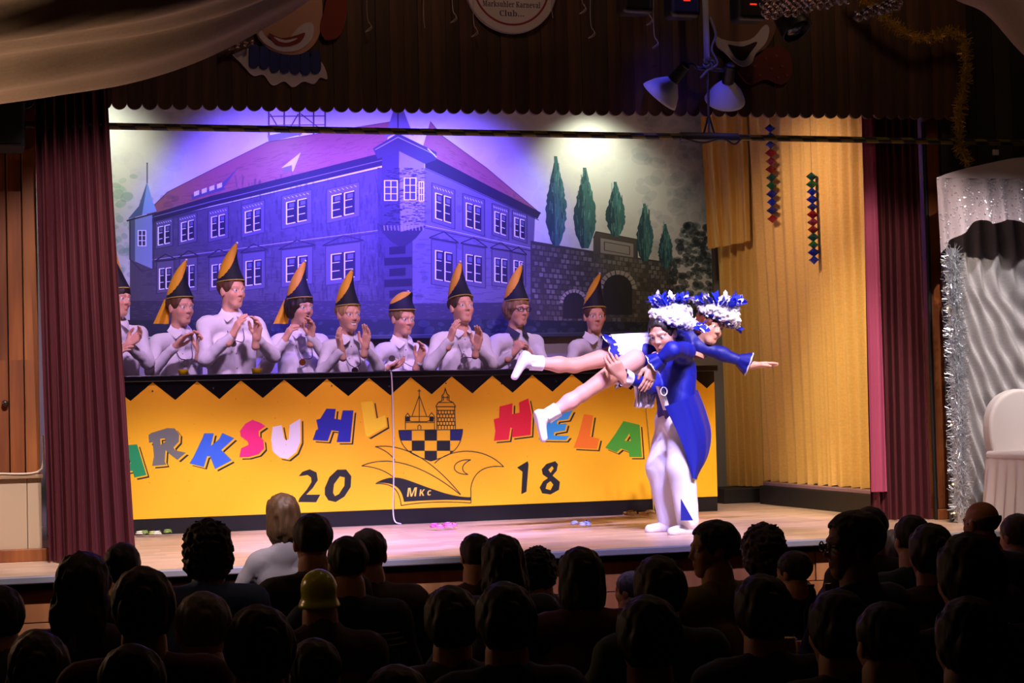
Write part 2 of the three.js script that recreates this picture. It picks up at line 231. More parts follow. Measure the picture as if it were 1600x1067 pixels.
// ───────────────────────── the painted cloth ─────────────────────────
{
  const z = BACK_Z + 0.06, x0 = onZ(120, 300, z).x, x1 = onZ(1109, 300, z).x, y0 = onZ(700, 522, z).y, y1 = 4.0, W = 2048, H = 1100;
  const P = (x, y) => { const p = onZ(x, y, z); return [(p.x - x0) / (x1 - x0) * W, (1 - (p.y - y0) / (y1 - y0)) * H]; };
  const tex = canvasTexture(W, H, (c) => {
    const path = (pts, close = true) => { c.beginPath(); pts.forEach((p, i) => { const [a, b] = P(p[0], p[1]); i ? c.lineTo(a, b) : c.moveTo(a, b); }); if (close) c.closePath(); };
    const fill = (col, pts) => { path(pts); c.fillStyle = col; c.fill(); };
    const line = (col, w, pts, close = false) => { path(pts, close); c.strokeStyle = col; c.lineWidth = w; c.lineJoin = 'round'; c.stroke(); };
    const blob = (x, y, r, col) => { const [a, b] = P(x, y); c.fillStyle = col; c.beginPath(); c.ellipse(a, b, r * 2, r * 1.5, rnd() * 3, 0, 7); c.fill(); };
    c.fillStyle = '#c3c6ba'; c.fillRect(0, 0, W, H);
    // brushed, mottled sky
    for (let k = 0; k < 900; k++) blob(rr(120, 1110), rr(60, 500), rr(5, 26), ['rgba(205,208,196,.09)', 'rgba(150,158,158,.08)', 'rgba(222,220,200,.08)', 'rgba(128,140,146,.06)'][k % 4]);
    for (let k = 0; k < 120; k++) blob(rr(1000, 1110), rr(160, 420), rr(6, 18), 'rgba(70,92,104,.10)');  // more blue-grey blobs, darker towards the right end
    // greenery at the left
    for (let k = 0; k < 60; k++) blob(rr(165, 212), rr(270, 500), rr(4, 12), k % 2 ? 'rgba(140,180,150,.35)' : 'rgba(96,140,112,.3)');
    // far half-timbered tower
    fill('#d9d6cc', [[420, 120], [508, 120], [508, 212], [420, 218]]);
    for (const x of [420, 444, 468, 490, 508]) line('#5c4a48', 5, [[x, 120], [x, 212]]);
    for (const y of [168, 182, 196]) line('#5c4a48', 4, [[420, y], [508, y - 1]]);
    line('#5c4a48', 4, [[422, 178], [442, 212]]); line('#5c4a48', 4, [[446, 212], [466, 178]]); line('#5c4a48', 4, [[470, 178], [505, 205]]);
    fill('#77685f', [[418, 212], [470, 202], [472, 210], [420, 222]]);
    // roofs
    fill('#8a5646', [[228, 333], [262, 300], [345, 258], [418, 222], [520, 205], [612, 190], [600, 240], [330, 306], [232, 338]]);
    fill('#8c584c', [[660, 232], [672, 190], [690, 212], [760, 262], [845, 334], [676, 262]]);
    line('#5f4038', 3, [[228, 333], [262, 300], [345, 258], [418, 222], [520, 205], [612, 190]]);
    line('#5f4038', 3, [[672, 190], [690, 212], [760, 262], [845, 334]]);
    for (let k = 0; k < 260; k++) { const u = rnd(), v = rnd(), x = 250 + 350 * u, y = 335 - 95 * u - v * (20 + 34 * Math.sin(u * 2.4)); line('rgba(90,52,42,.35)', 2, [[x, y], [x + rr(6, 16), y - rr(1, 4)]]); }
    for (let k = 0; k < 140; k++) { const u = rnd(), x = 676 + 150 * u, y = 262 + 66 * u - rnd() * (46 - 40 * u); line('rgba(90,52,42,.35)', 2, [[x, y], [x + rr(4, 12), y + rr(2, 5)]]); }
    // dormers
    fill('#4d4a52', [[299, 306], [345, 288], [372, 262], [350, 292], [352, 296], [300, 312]]);
    for (let k = 0; k < 4; k++) fill('#cfcfd2', [[303 + k * 12, 300 - k * 4], [311 + k * 12, 297 - k * 4], [311 + k * 12, 304 - k * 4], [303 + k * 12, 307 - k * 4]]);
    fill('#b9b4b6', [[440, 262], [470, 238], [458, 268]]); fill('#6d5f68', [[442, 262], [456, 258], [456, 268], [442, 270]]);
    // walls
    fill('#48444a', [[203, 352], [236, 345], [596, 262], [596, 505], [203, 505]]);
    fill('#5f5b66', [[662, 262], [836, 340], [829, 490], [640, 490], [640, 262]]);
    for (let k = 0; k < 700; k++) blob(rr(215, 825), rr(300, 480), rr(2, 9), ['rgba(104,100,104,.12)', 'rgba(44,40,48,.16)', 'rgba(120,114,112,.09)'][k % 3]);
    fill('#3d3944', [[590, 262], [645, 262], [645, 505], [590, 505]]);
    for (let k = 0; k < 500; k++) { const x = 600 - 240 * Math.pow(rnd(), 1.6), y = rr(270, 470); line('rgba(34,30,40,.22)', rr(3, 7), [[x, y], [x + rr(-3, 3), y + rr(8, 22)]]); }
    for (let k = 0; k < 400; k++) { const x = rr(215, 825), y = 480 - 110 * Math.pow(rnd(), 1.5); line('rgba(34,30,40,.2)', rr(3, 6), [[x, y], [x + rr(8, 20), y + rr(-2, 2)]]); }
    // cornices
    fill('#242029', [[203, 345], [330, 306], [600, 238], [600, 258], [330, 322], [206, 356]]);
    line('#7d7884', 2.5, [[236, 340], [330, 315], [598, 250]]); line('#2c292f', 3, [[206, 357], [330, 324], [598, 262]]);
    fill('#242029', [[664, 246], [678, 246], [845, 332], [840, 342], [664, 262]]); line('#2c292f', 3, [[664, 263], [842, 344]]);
    line('#3b383e', 6, [[236, 410], [590, 364]]); line('#b5b0b2', 2, [[236, 406], [590, 360]]);
    line('#3b383e', 5, [[664, 356], [830, 392]]); line('#c6c0c6', 2, [[664, 352], [830, 388]]);
    // windows: two casements with bars, a moulded surround
    const win = (xa, ya, xb, yb, sl, ped) => {
      const q = (u, v) => [xa + (xb - xa) * u, ya + (yb - ya) * v + (u - 0.5) * sl];
      fill('#57535c', [q(-0.22, -0.3), q(1.22, -0.3), q(1.22, 1.15), q(-0.22, 1.15)]); line('#36323c', 3, [q(-0.22, -0.3), q(1.22, -0.3), q(1.22, 1.15), q(-0.22, 1.15)], true);
      fill('#1e1c28', [q(0, 0), q(1, 0), q(1, 1), q(0, 1)]);
      for (const [a, b] of [[0.02, 0.44], [0.56, 0.98]]) {
        line('#e9e7ec', 4, [q(b, 0.03), q(a, 0.03), q(a, 0.97), q(b, 0.97)]);
        for (const v of [0.35, 0.66]) line('#e0dee4', 3, [q(a, v), q(b - 0.08, v)]);
        fill('#56586a', [q(a + 0.12, 0.1), q(b - 0.06, 0.1), q(b - 0.06, 0.28), q(a + 0.12, 0.28)]);
      }
      if (ped) { line('#25212a', 5, [q(-0.35, -0.34), q(1.35, -0.34)]); line('#25212a', 4, [q(-0.3, -0.36), q(0.5, -0.62), q(1.3, -0.36)]); }
      else for (let k = 0; k < 7; k++) line('#d8d4d8', 2, [q(-0.1 + k * 0.18, -0.2), q(0.0 + k * 0.18, -0.12)]);
    };
    for (const w of [[247, 352, 266, 382, -4], [283, 345, 303, 376, -5], [330, 336, 352, 370, -5], [383, 327, 408, 362, -6], [447, 312, 480, 348, -7], [518, 301, 554, 338, -8]]) win(...w, false);
    for (const w of [[249, 418, 268, 452, -2], [285, 414, 304, 450, -2], [331, 412, 352, 448, -3], [384, 406, 409, 446, -3], [447, 400, 481, 440, -4], [517, 394, 555, 436, -5]]) win(...w, true);
    for (const w of [[680, 304, 705, 346, 8], [728, 319, 752, 358, 7], [773, 332, 791, 366, 6], [804, 341, 820, 372, 5]]) win(...w, false);
    for (const w of [[680, 392, 707, 440, 5], [728, 398, 753, 441, 4], [773, 403, 793, 442, 3], [803, 407, 818, 441, 3]]) win(...w, true);
    // corner oriel
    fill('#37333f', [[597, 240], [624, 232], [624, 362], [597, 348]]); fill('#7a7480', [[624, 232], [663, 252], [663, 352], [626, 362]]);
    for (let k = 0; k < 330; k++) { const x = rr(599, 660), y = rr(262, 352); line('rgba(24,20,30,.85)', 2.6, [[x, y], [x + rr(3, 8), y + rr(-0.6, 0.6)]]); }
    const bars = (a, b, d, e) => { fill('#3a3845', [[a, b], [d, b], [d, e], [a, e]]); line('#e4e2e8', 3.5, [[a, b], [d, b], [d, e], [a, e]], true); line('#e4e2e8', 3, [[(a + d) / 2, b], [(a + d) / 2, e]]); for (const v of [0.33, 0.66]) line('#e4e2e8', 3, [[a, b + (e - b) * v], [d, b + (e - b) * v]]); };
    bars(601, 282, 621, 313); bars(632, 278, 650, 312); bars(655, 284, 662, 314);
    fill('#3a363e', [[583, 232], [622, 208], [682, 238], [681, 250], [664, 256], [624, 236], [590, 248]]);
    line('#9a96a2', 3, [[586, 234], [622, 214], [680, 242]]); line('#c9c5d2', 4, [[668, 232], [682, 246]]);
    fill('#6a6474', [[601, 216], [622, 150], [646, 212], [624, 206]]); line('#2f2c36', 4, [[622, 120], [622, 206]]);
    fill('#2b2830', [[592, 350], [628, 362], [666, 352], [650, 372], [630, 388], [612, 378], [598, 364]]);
    for (let k = 0; k < 12; k++) line('#8a8494', 3, [[600 + k * 5.5, 352], [601 + k * 5.5, 360]]);
    for (let k = 0; k < 6; k++) { const y = 386 + k * 17, w = k % 2 ? 22 : 12; fill('#1f1c26', [[618 - w * 0.8, y], [622 + w, y - 2], [622 + w, y + 10], [618 - w * 0.8, y + 12]]); }
    // small corner turret with spire
    fill('#7d8fa0', [[210, 340], [238, 334], [238, 420], [210, 408]]); fill('#4f5660', [[203, 342], [211, 339], [211, 410], [203, 404]]);
    line('#39363c', 4, [[203, 342], [203, 405], [222, 424], [240, 420], [240, 334]]);
    bars(216, 360, 228, 384);
    fill('#7ea0b8', [[230, 284], [217, 322], [200, 342], [245, 330], [238, 312]]); fill('#4b6070', [[230, 284], [217, 322], [200, 342], [222, 336]]); line('#3b4048', 3, [[230, 254], [230, 286]]); blob(230, 255, 1.3, '#3b4048');
    line('#302d33', 6, [[198, 345], [246, 332]]);
    // plinth, yard
    fill('#33313a', [[203, 470], [596, 470], [640, 474], [829, 472], [829, 505], [203, 505]]);
    for (let k = 0; k < 240; k++) { const x = rr(205, 826), y = rr(472, 500); line('rgba(90,88,98,.6)', 2, [[x, y], [x + rr(4, 9), y]]); }
    fill('#20262c', [[120, 500], [1110, 498], [1110, 524], [120, 526]]);
    for (let k = 0; k < 120; k++) blob(rr(120, 1110), rr(500, 524), rr(2, 10), 'rgba(90,104,112,.25)');
    // stone wall and gate
    fill('#3c3935', [[829, 376], [925, 392], [1048, 410], [1060, 505], [829, 500]]);
    fill('#4a4640', [[927, 372], [931, 362], [996, 374], [996, 404], [1012, 408], [1012, 500], [925, 498]]);
    for (let row = 0; row < 14; row++) for (let k = 0; k < 30; k++) { const x = 831 + k * 7.6 + (row % 2) * 3.8, y = 382 + row * 8.6 + (x - 829) * 0.14 * (1 - row / 15); if (x < 1052) { const t = Math.floor(rr(60, 118)); fill(`rgb(${t},${t - 2},${t - 10})`, [[x, y], [x + rr(5, 6.6), y + 0.4], [x + 6, y + rr(5, 6.8)], [x + 0.4, y + 6]]); } }
    line('#39362f', 4, [[927, 372], [931, 362], [996, 374], [996, 404]]); fill('#8c877e', [[938, 372], [990, 381], [990, 402], [938, 395]]); line('#3f3b36', 3, [[944, 378], [984, 385], [984, 398], [944, 391]], true);
    const arch = (x, y, r, h) => { const p = []; for (let k = 0; k <= 20; k++) { const a = Math.PI - k / 20 * Math.PI; p.push([x + Math.cos(a) * r, y - Math.sin(a) * r]); } fill('#2a2a2a', [[x - r, y + h], ...p, [x + r, y + h]]); for (let k = 0; k < 11; k++) { const a = Math.PI - (k + 0.5) / 11 * Math.PI; fill('#a09a8e', [[x + Math.cos(a - 0.1) * r, y - Math.sin(a - 0.1) * r], [x + Math.cos(a - 0.12) * r * 1.3, y - Math.sin(a - 0.12) * r * 1.3], [x + Math.cos(a + 0.12) * r * 1.3, y - Math.sin(a + 0.12) * r * 1.3], [x + Math.cos(a + 0.1) * r, y - Math.sin(a + 0.1) * r]]); } };
    arch(965, 452, 23, 40); arch(897, 474, 17, 24);
    // cypresses
    for (const [x, ya, yb, w] of [[869, 244, 384, 16], [914, 262, 388, 17], [962, 284, 370, 15], [1008, 318, 408, 13], [1040, 350, 420, 11]]) {
      const p = []; for (let k = 0; k <= 30; k++) { const v = k / 30; p.push([x + w * Math.pow(Math.sin(Math.PI * Math.min(0.96, 0.02 + 0.9 * Math.pow(v, 1.35))), 0.85) * (0.9 + 0.2 * rnd()), ya + (yb - ya) * v]); } for (let k = 30; k >= 0; k--) { const v = k / 30; p.push([x - w * Math.pow(Math.sin(Math.PI * Math.min(0.96, 0.02 + 0.9 * Math.pow(v, 1.35))), 0.85) * (0.9 + 0.2 * rnd()), ya + (yb - ya) * v]); }
      fill('#35625f', p); { const h = p.length / 2; fill('#1f4046', p.slice(h).concat([[x - w * 0.2, ya], [x - w * 0.1, yb]])); }
      for (let k = 0; k < 60; k++) { const v = rr(0.15, 0.98), xx = x + rr(-0.8, 0.8) * w * Math.sin(Math.PI * Math.min(0.9, v * 0.85)), y = ya + (yb - ya) * v; line(['rgba(110,170,156,.4)', 'rgba(26,50,56,.6)', 'rgba(66,116,110,.5)'][k % 3], 3, [[xx, y], [xx + rr(-1.5, 1.5), y - rr(6, 16)]]); }
    }
    // dark shrubs at the right edge
    for (let k = 0; k < 260; k++) { const y = rr(350, 505); blob(rr(1046 + Math.max(0, 420 - y) * 0.3, 1112), y, rr(3, 9), ['rgba(28,40,40,.55)', 'rgba(44,66,60,.4)', 'rgba(20,28,32,.5)'][k % 3]); }
  });
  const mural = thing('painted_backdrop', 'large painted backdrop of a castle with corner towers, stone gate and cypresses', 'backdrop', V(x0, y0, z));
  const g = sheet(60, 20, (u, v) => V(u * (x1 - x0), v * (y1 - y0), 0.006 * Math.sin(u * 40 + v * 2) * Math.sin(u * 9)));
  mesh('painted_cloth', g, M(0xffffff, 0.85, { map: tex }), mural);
  mesh('batten', box(0, x1 - x0, -0.03, 0.0, -0.02, 0.02, 0.005), M(0x2a3036, 0.6), mural);
}

// ───────────────────────── the bar of the carnival council ─────────────────────────
const BAR_X0 = 0.45, BAR_SEAM = onZ(614, 700, BAR_Z).x, BAR_X1 = onZ(1119, 700, BAR_Z).x, BAR_TOP = 1.937;
{
  const z = BAR_Z, y0 = STAGE, y1 = BAR_TOP, W = 2048, H = 468;
  const P = (x, y) => { const p = onZ(x, y, z); return [(p.x - BAR_X0) / (BAR_X1 - BAR_X0) * W, (1 - (p.y - y0) / (y1 - y0)) * H]; };
  const Z8 = ([x, y]) => P(180 + x / 3.077, 560 + y / 3.077), Z9 = ([x, y]) => P(550 + x / 2.759, 560 + y / 2.759);
  const tex = canvasTexture(W, H, (c) => {
    const yellow = '#f7b500', black = '#0b0a0c';
    c.fillStyle = yellow; c.fillRect(0, 0, W, H);
    const run = (f, pts, dx = 0, dy = 0) => { pts.forEach((p, i) => { const [a, b] = f(p); i ? c.lineTo(a + dx, b + dy) : c.moveTo(a + dx, b + dy); }); c.closePath(); };
    const poly = (f, col, outlines, dx = 0, dy = 0) => { c.beginPath(); outlines.forEach((o) => run(f, o, dx, dy)); c.fillStyle = col; c.fill('evenodd'); };
    const letter = (f, col, ...o) => { c.lineJoin = 'miter'; poly(f, black, o, 8.5, 7.5); c.strokeStyle = yellow; c.lineWidth = 2; for (const [dx, dy] of [[1.2, 1], [2.4, 2], [3.6, 3.1], [4.6, 4.1]]) poly(f, yellow, o, dx, dy); poly(f, col, o); };
    letter(Z8, '#d01f2a', [[-190, 440], [-140, 440], [-120, 500], [-95, 430], [-45, 425], [-30, 585], [-80, 590], [-88, 520], [-110, 580], [-135, 580], [-150, 520], [-160, 600], [-210, 605]]);
    letter(Z8, '#0a8f5c', [[58, 417], [105, 413], [150, 560], [92, 572], [84, 540], [45, 545], [30, 590], [-20, 590]], [[62, 470], [76, 505], [52, 507]]);
    letter(Z8, '#6b6b70', [[160, 368], [174, 358], [250, 335], [285, 336], [308, 365], [306, 400], [280, 428], [288, 442], [340, 453], [300, 487], [262, 460], [242, 440], [238, 495], [246, 511], [178, 517], [186, 470], [180, 402], [163, 406]], [[216, 386], [238, 384], [244, 398], [218, 416]]);
    letter(Z8, '#2f62de', [[428, 360], [474, 360], [460, 420], [500, 388], [515, 358], [572, 384], [510, 440], [560, 490], [480, 532], [456, 470], [442, 470], [426, 522], [357, 505], [378, 470], [420, 382]]);
    letter(Z8, '#f51d80', [[600, 350], [625, 314], [660, 295], [700, 310], [722, 326], [690, 348], [690, 372], [712, 395], [716, 432], [690, 460], [640, 474], [597, 475], [605, 432], [642, 415], [636, 396], [604, 375]]);
    letter(Z8, '#ebdcee', [[757, 328], [800, 320], [812, 384], [822, 394], [834, 386], [838, 320], [890, 288], [891, 400], [870, 450], [830, 483], [790, 476], [757, 446], [749, 392]]);
    letter(Z8, '#1c1f9e', [[1015, 242], [1060, 243], [1054, 290], [1085, 295], [1094, 250], [1145, 250], [1130, 402], [1065, 402], [1075, 350], [1040, 345], [1022, 397], [950, 392], [966, 345], [976, 340], [967, 295], [986, 290]]);
    letter(Z8, '#ffd51e', [[1180, 210], [1238, 204], [1252, 290], [1298, 272], [1304, 325], [1216, 376], [1205, 370]]);
    letter(Z9, '#ea1a2e', [[636, 207], [692, 193], [690, 240], [722, 234], [720, 190], [760, 172], [774, 240], [770, 330], [688, 340], [692, 302], [683, 297], [675, 350], [612, 355], [618, 312], [611, 262], [634, 256]]);
    letter(Z9, '#35a3df', [[868, 232], [952, 222], [932, 262], [886, 268], [882, 284], [926, 280], [918, 310], [872, 318], [869, 332], [936, 334], [922, 352], [805, 350], [822, 300], [850, 250]]);
    letter(Z9, '#f5780f', [[1000, 240], [1040, 246], [1026, 336], [1066, 346], [1056, 390], [955, 385], [976, 330]]);
    letter(Z9, '#46a52c', [[1170, 270], [1240, 286], [1250, 425], [1196, 425], [1193, 400], [1160, 388], [1141, 405], [1092, 385], [1132, 330]], [[1196, 322], [1175, 355], [1202, 356]]);
    poly(Z8, black, [[[883, 566], [900, 545], [935, 533], [968, 548], [974, 585], [950, 622], [918, 655], [986, 655], [966, 691], [880, 690], [886, 672], [922, 630], [944, 594], [942, 572], [925, 560]]]);
    poly(Z8, black, [[[1008, 622], [1030, 570], [1068, 535], [1110, 534], [1135, 566], [1132, 618], [1102, 664], [1060, 690], [1025, 682], [1008, 655]], [[1047, 645], [1052, 604], [1080, 566], [1104, 572], [1102, 612], [1076, 652], [1056, 662]]]);
    poly(Z9, black, [[[712, 470], [757, 443], [761, 456], [752, 574], [730, 585], [735, 488]]]);
    poly(Z9, black, [[[818, 478], [838, 455], [876, 443], [888, 456], [882, 484], [864, 505], [896, 532], [892, 566], [856, 586], [820, 581], [809, 556], [824, 530], [845, 516], [822, 500]], [[846, 480], [862, 464], [870, 474], [856, 494]], [[834, 562], [840, 540], [856, 528], [868, 544], [856, 568]]]);
    // the emblem: chequered shield, church and tower, cap with banner
    const stroke = (w, pts, close = false) => { c.beginPath(); pts.forEach((p, i) => { const [a, b] = Z9(p); i ? c.lineTo(a, b) : c.moveTo(a, b); }); if (close) c.closePath(); c.strokeStyle = black; c.lineWidth = w; c.stroke(); };
    const bez = (...q) => { const out = []; for (let s = 0; s + 3 < q.length; s += 3) for (let k = 0; k <= 16; k++) { const t = k / 16, a = (1 - t) ** 3, b = 3 * (1 - t) ** 2 * t, d = 3 * (1 - t) * t * t, e = t ** 3; out.push([0, 1].map((i) => a * q[s][i] + b * q[s + 1][i] + d * q[s + 2][i] + e * q[s + 3][i])); } return out; };
    const shield = [...bez([202, 310], [206, 400], [270, 420], [340, 442]), ...bez([340, 442], [420, 420], [470, 400], [477, 306])];
    c.save(); c.beginPath(); run(Z9, shield); c.clip();
    const cols = [200, 258, 313, 366, 423, 480], rows = [306, 354, 398, 446];
    for (let r = 0; r < 3; r++) for (let k = 0; k < 5; k++) if ((r + k) % 2 === 0) poly(Z9, r === 0 && (k === 0 || k === 4) ? '#17185a' : black, [[[cols[k], rows[r]], [cols[k + 1], rows[r]], [cols[k + 1], rows[r + 1]], [cols[k], rows[r + 1]]]]);
    c.restore(); stroke(2.2, shield, true);
    stroke(2, [[290, 132], [290, 160], [258, 250]]); stroke(2, [[290, 160], [322, 250]]); stroke(2, [[290, 160], [290, 272]]); stroke(2, [[283, 140], [297, 140]]);
    stroke(2, [[230, 306], [230, 250], [240, 236], [252, 252], [258, 250], [322, 250], [330, 252], [343, 234], [356, 250], [356, 306]]); stroke(2, [[230, 276], [356, 276]]);
    for (const x of [241, 343]) { poly(Z9, black, [[[x - 9, 250], [x + 9, 250], [x + 9, 272], [x - 9, 272]]]); }
    stroke(2, [[230, 258], [256, 272], [324, 272], [356, 256]]); stroke(2, [[284, 306], [284, 292], [290, 286], [297, 292], [297, 306]]);
    stroke(2.4, [[366, 304], [366, 214], [362, 206], [372, 190], [388, 182], [388, 160], [396, 152], [402, 130], [409, 152], [418, 160], [418, 182], [436, 190], [446, 206], [442, 214], [446, 304]]);
    for (const y of [208, 224, 240, 256, 272, 288]) stroke(2.6, [[366, y], [445, y]]);
    for (let r = 0; r < 5; r++) for (let k = 0; k < 6; k++) stroke(2.2, [[372 + k * 13 + (r % 2) * 6, 224 + r * 16], [372 + k * 13 + (r % 2) * 6, 240 + r * 16]]);
    stroke(2, [[388, 168], [418, 168]]); stroke(2, [[372, 190], [436, 190]]); stroke(2, [[394, 160], [394, 182]]); stroke(2, [[411, 160], [411, 182]]);
    stroke(2.4, bez([100, 380], [220, 365], [340, 430], [468, 586])); stroke(2.4, bez([100, 380], [140, 392], [170, 415], [185, 440]));
    stroke(2.4, bez([42, 463], [150, 415], [300, 450], [468, 588])); stroke(2.4, bez([42, 463], [110, 468], [155, 490], [180, 514]));
    poly(Z9, black, [[...bez([102, 537], [150, 510], [190, 505], [250, 528]), ...bez([250, 528], [340, 560], [430, 600], [514, 598]), [513, 612], ...bez([513, 612], [400, 606], [300, 612], [224, 618]), ...bez([224, 618], [214, 560], [190, 530], [102, 537])]]);
    stroke(2.4, [...bez([102, 540], [170, 536], [205, 560], [212, 634]), ...bez([212, 634], [310, 616], [420, 616], [513, 623])]);
    stroke(2.4, bez([356, 452], [420, 385], [570, 375], [654, 467])); stroke(2.4, [...bez([654, 467], [560, 455], [520, 500], [512, 560]), [513, 623]]);
    stroke(2.4, bez([512, 437], [430, 430], [410, 500], [500, 500])); stroke(2.4, bez([512, 437], [470, 455], [465, 485], [500, 500]));
    const [mx, my] = Z9([232, 597]); c.save(); c.translate(mx, my); c.rotate(-0.03); c.transform(1, 0, -0.18, 1, 0, 0); c.fillStyle = '#f6c84a'; c.font = 'bold 38px sans-serif'; c.fillText('M', 0, 0); c.font = 'bold 28px sans-serif'; c.fillText('K', 39, 0); c.fillText('c', 64, 0); c.restore();
    // dents and scuffs in the paint
    for (let k = 0; k < 70; k++) { c.fillStyle = 'rgba(150,95,0,.35)'; c.beginPath(); c.ellipse(rr(0, W), rr(70, 380), rr(0.6, 2), rr(0.6, 3), 0, 0, 7); c.fill(); }
  });
  const bar = thing('council_bar', 'long yellow carnival bar front with black zigzag, painted letters and emblem', 'bar', V(0, STAGE, BAR_Z));
  const M_print = M(0xffffff, 0.6, { map: tex }), M_gloss = M(0x08080a, 0.28), M_base = M(0x0c0c12, 0.35);
  const panel = (a, b) => { const g = box(a, b, 0.095, BAR_TOP - STAGE, -0.02, 0); const p = g.attributes.position, uv = g.attributes.uv; for (let i = 0; i < p.count; i++) uv.setXY(i, (p.getX(i) - BAR_X0) / (BAR_X1 - BAR_X0), p.getY(i) / (BAR_TOP - STAGE)); return g; };
  mesh('front_panel', panel(BAR_X0, BAR_SEAM - 0.002), M_print, bar); mesh('front_panel', panel(BAR_SEAM + 0.002, BAR_X1), M_print, bar);
  // black points along the top, one by one
  const pitch = onZ(1200, 600, BAR_Z).x * 0 + (onZ(700 / 2.759 * 0 + 803, 600, BAR_Z).x - onZ(741, 600, BAR_Z).x);
  const tips = []; for (let k = -8; k < 13; k++) tips.push(k);
  const ref = onZ(550 + 343 / 2.759, 616, BAR_Z), step = 0.2625, zh = BAR_TOP - STAGE;
  for (const k of tips) {
    const cx = ref.x + k * step, a = Math.max(BAR_X0, cx - step / 2 - 0.002), b = Math.min(BAR_X1 - 0.001, cx + step / 2 + 0.002); if (a >= b) continue;
    const yt = zh - 0.03, yb = ref.y - STAGE, s = new THREE.Shape(), at = (x) => yb + (yt - yb) * Math.abs(x - cx) / (step / 2 + 0.002);
    s.moveTo(a, yt + 0.002); s.lineTo(a, at(a)); if (cx > a && cx < b) s.lineTo(cx, yb); s.lineTo(b, at(b)); s.lineTo(b, yt + 0.002); s.closePath();
    mesh('black_point', new THREE.ExtrudeGeometry(s, { depth: 0.002, bevelEnabled: false }), M_gloss, bar);
  }
  mesh('counter_top', box(BAR_X0, BAR_X1 + 0.02, zh - 0.03, zh + 0.008, -0.36, 0.02, 0.006), M_gloss, bar);
  mesh('plinth', box(BAR_X0, BAR_X1, 0, 0.095, -0.3, -0.004), M_base, bar);
  mesh('end_panel', box(BAR_X1 - 0.02, BAR_X1, 0, zh - 0.03, -0.34, -0.02), M_gloss, bar);
  mesh('end_panel', box(BAR_X0, BAR_X0 + 0.02, 0, zh - 0.03, -0.34, -0.02), M_gloss, bar);
  for (let k = 0; k < 12; k++) { const x = BAR_X0 + 0.25 + k * 0.36; if (x < BAR_X1) mesh('screw', new THREE.SphereGeometry(0.005, 8, 6).scale(1, 1, 0.4).translate(x, zh - 0.075 - 0.01 * (k % 2), 0.004), M_steel, bar); }
  const M_cord = M(0xd8d2d8, 0.6);
  const c1 = mesh('rope', tube([V(BAR_SEAM - 0.006, BAR_TOP + 0.012, BAR_Z - 0.01), V(BAR_SEAM - 0.006, BAR_TOP - 0.01, BAR_Z + 0.028), V(BAR_SEAM + 0.001, 1.6, BAR_Z + 0.012), V(BAR_SEAM - 0.002, 1.3, BAR_Z + 0.01), V(BAR_SEAM, 1.02, BAR_Z + 0.012), V(BAR_SEAM + 0.03, 1.006, BAR_Z + 0.05)], 0.0045, 60), M_cord);
  tag(c1, 'white cord hanging down the seam of the yellow bar', 'rope');
  const p2 = onZ(1012, 640, BAR_Z + 0.02), p3 = onZ(1021, 808, BAR_Z + 0.02);
  tag(mesh('rope', tube([V(p2.x - 0.01, 1.7, BAR_Z + 0.012), V(p2.x + 0.01, 1.45, BAR_Z + 0.014), V(p3.x, 1.2, BAR_Z + 0.012), V(p3.x, 1.006, BAR_Z + 0.03)], 0.004, 50), M(0xc9a94a, 0.5)), 'thin yellowish cord hanging down the bar behind the dancers', 'rope');
}

// ───────────────────────── bodies: distance fields meshed with surface nets ─────────────────────────
function cap(a, b, ra, rb = ra) {
  const ax = a.x, ay = a.y, az = a.z, bx = b.x - ax, by = b.y - ay, bz = b.z - az, l2 = bx * bx + by * by + bz * bz || 1e-9, dr = rb - ra;
  return (x, y, z) => { const px = x - ax, py = y - ay, pz = z - az; let t = (px * bx + py * by + pz * bz) / l2; t = t < 0 ? 0 : t > 1 ? 1 : t; const dx = px - t * bx, dy = py - t * by, dz = pz - t * bz; return Math.sqrt(dx * dx + dy * dy + dz * dz) - ra - dr * t; };
}
function ell(cx, cy, cz, rx, ry, rz) {
  return (x, y, z) => { const px = (x - cx) / rx, py = (y - cy) / ry, pz = (z - cz) / rz, k0 = Math.sqrt(px * px + py * py + pz * pz), qx = px / rx, qy = py / ry, qz = pz / rz, k1 = Math.sqrt(qx * qx + qy * qy + qz * qz); return k1 < 1e-9 ? -Math.min(rx, ry, rz) : k0 * (k0 - 1) / k1; };
}
const smin = (a, b, k) => { const h = Math.max(k - Math.abs(a - b), 0) / k; return Math.min(a, b) - h * h * k * 0.25; };
const smax = (a, b, k) => -smin(-a, -b, k);
const join = (list, k) => (x, y, z) => { let d = list[0](x, y, z); for (let i = 1; i < list.length; i++) d = smin(d, list[i](x, y, z), k); return d; };
